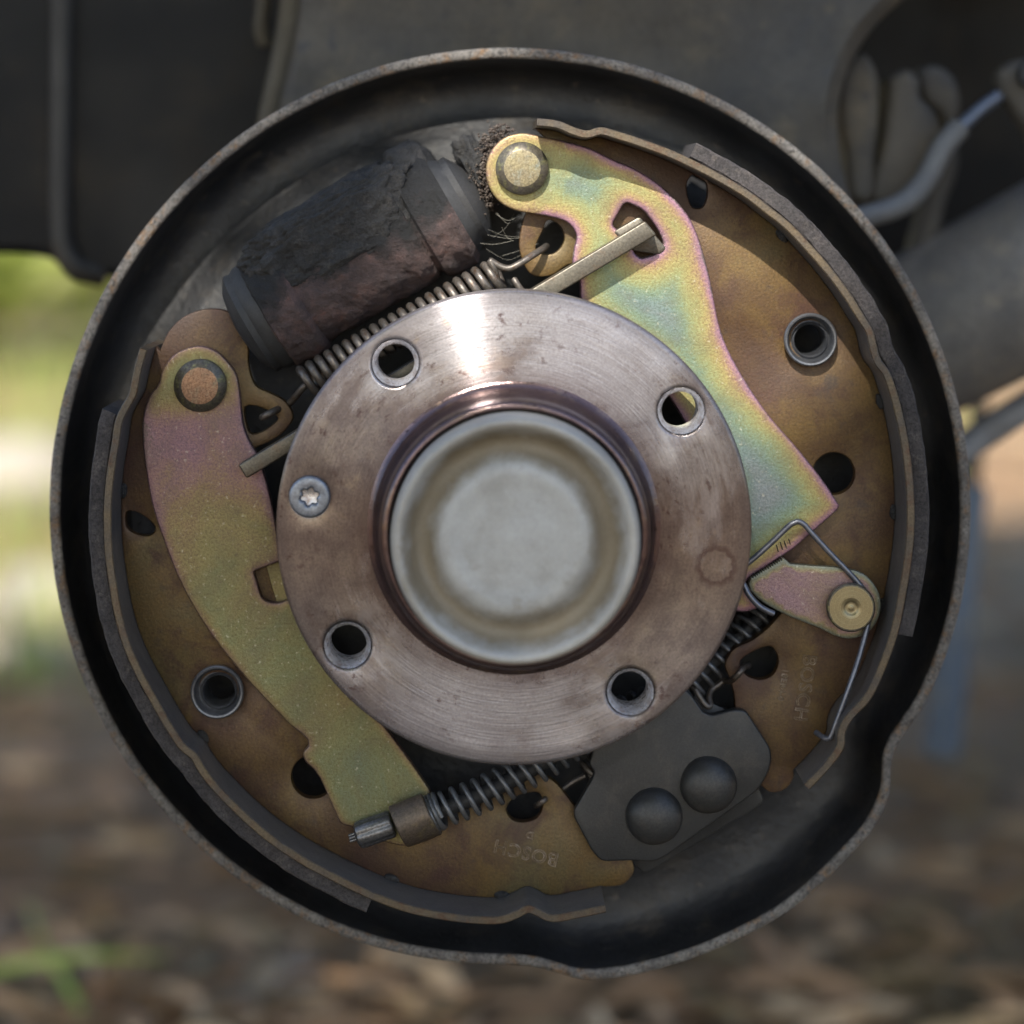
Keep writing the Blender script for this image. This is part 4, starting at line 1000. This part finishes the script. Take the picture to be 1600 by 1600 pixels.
# grass blades
V = []; F = []; fm = []
g = random.Random(9)
for i in range(2600):
    d = 1.9 + 5 * g.random(); x = CX + g.uniform(-.23, -.06) * d if g.random() < .75 else CX + g.uniform(.10, .2) * d
    y = d - D
    if g.random() < .5 and d < 2.6: continue
    h = g.uniform(.03, .11); a = g.random() * 6.28; w = .0025; z = ground_z(x, y)
    dx, dy = math.cos(a), math.sin(a); lean = g.uniform(.1, .7) * h; b = len(V)
    V += [(x - dy * w, y + dx * w, z), (x + dy * w, y - dx * w, z), (x + dx * lean * .4 + dy * w * .7, y + dy * lean * .4 - dx * w * .7, z + h * .6), (x + dx * lean * .4 - dy * w * .7, y + dy * lean * .4 + dx * w * .7, z + h * .6), (x + dx * lean, y + dy * lean, z + h)]
    F += [(b, b+1, b+2, b+3), (b+3, b+2, b+4)]; m = g.randrange(4); fm += [m, m]
tag(mk('grass', V, F, GREEN, None, None, 0, fm), 'sparse green grass growing on the soil behind the car', 'grass', kind='stuff')
def blade(pts, w, label, mat):
    P = [Vector(p) for p in pts]; fr = frames(curve3(P, 6)); V = []; F = []; n = len(fr)
    for i, (p, t_, u, v_) in enumerate(fr):
        side = t_.cross(Vector((0, -1, .3))).normalized(); ww = w * (1 - (i / (n - 1))**2 * .9)
        V += [p - side * ww, p + Vector((0, -w * .35, 0)), p + side * ww]
    for i in range(n - 1):
        for j in (0, 1): F.append((3*i + j, 3*i + j + 1, 3*i + 4 + j, 3*i + 3 + j))
    tag(mk('grass_blade', V, F, mat, None, P[0], 60), label, 'grass blade', 'long grass blades near the lower left corner')
def gp(px, py, dist): return Vector((CX + (px - VX) / PPM * dist / D, dist - D, CZ - (py - VY) / PPM * dist / D))
blade([gp(140, 1600, 1.12), gp(105, 1540, 1.14), gp(75, 1490, 1.17), gp(40, 1405, 1.22)], .0022, 'pale green grass blade leaning up at lower left', GREEN[0])
blade([gp(-60, 1530, 1.15), gp(40, 1505, 1.16), (gp(150, 1493, 1.16)), gp(265, 1497, 1.17)], .0026, 'bright green grass blade lying level at lower left', GREEN[1])

# added unseen tree: crown shades the brake, its shaped gap lets a sun patch through
tree = empty('added_shade_tree', (-1.7, -3.3, 0), 'unseen leafy tree added beside the car to shade the brake', 'tree')
tube('trunk', curve3([(-1.7, -3.3, -.05), (-1.62, -3.25, 1.0), (-1.4, -3.1, 2.0), (-.9, -2.8, 2.75), (-.5, -2.5, 3.1)], 8), .07, WOOD, tree, 12, lambda t: 1.1 - .8 * t)
g = random.Random(5); V = []; F = []; fm = []
gapc = T3(930, 405, .015)
back = -SUN
e1 = back.orthogonal().normalized(); e2 = back.cross(e1)
for i in range(13000):
    t_ = g.uniform(2.1, 3.1)
    rr = .95 * math.sqrt(g.random()); a = g.random() * 6.283
    base = Vector((HX, 0.03, HZ))
    p = base + back * t_ + (e1 * math.cos(a) + e2 * math.sin(a)) * rr * (1 + .2 * mnoise.noise(Vector((math.cos(a) * 2, math.sin(a) * 2, t_))))
    q = p - gapc; d_ = q - back * q.dot(back)
    th = math.atan2(d_.dot(e2), d_.dot(e1))
    sz_ = g.uniform(.025, .042)
    gx, gz = q.x - back.x * q.dot(back), (q - back * q.dot(back)).z / .593
    if math.hypot(gx / (.054 + sz_ * .8), gz / (.042 + sz_ * .8)) < 1 + .15 * math.sin(2 * th + 1): continue
    n_ = (back * .8 + Vector((g.gauss(0, .5), g.gauss(0, .5), g.gauss(0, .5)))).normalized()
    u = n_.orthogonal().normalized(); u = Matrix.Rotation(g.random() * 6.28, 3, n_) @ u; w = n_.cross(u); b = len(V)
    V += [p - u * sz_, p - u * sz_ * .2 + w * sz_ * .5 + n_ * sz_ * .1, p + u * sz_, p - u * sz_ * .2 - w * sz_ * .5 + n_ * sz_ * .1]
    F += [(b, b+1, b+2), (b, b+2, b+3)]; m = g.randrange(4); fm += [m, m]
mk('crown', V, F, GREEN, tree, None, 0, fm)
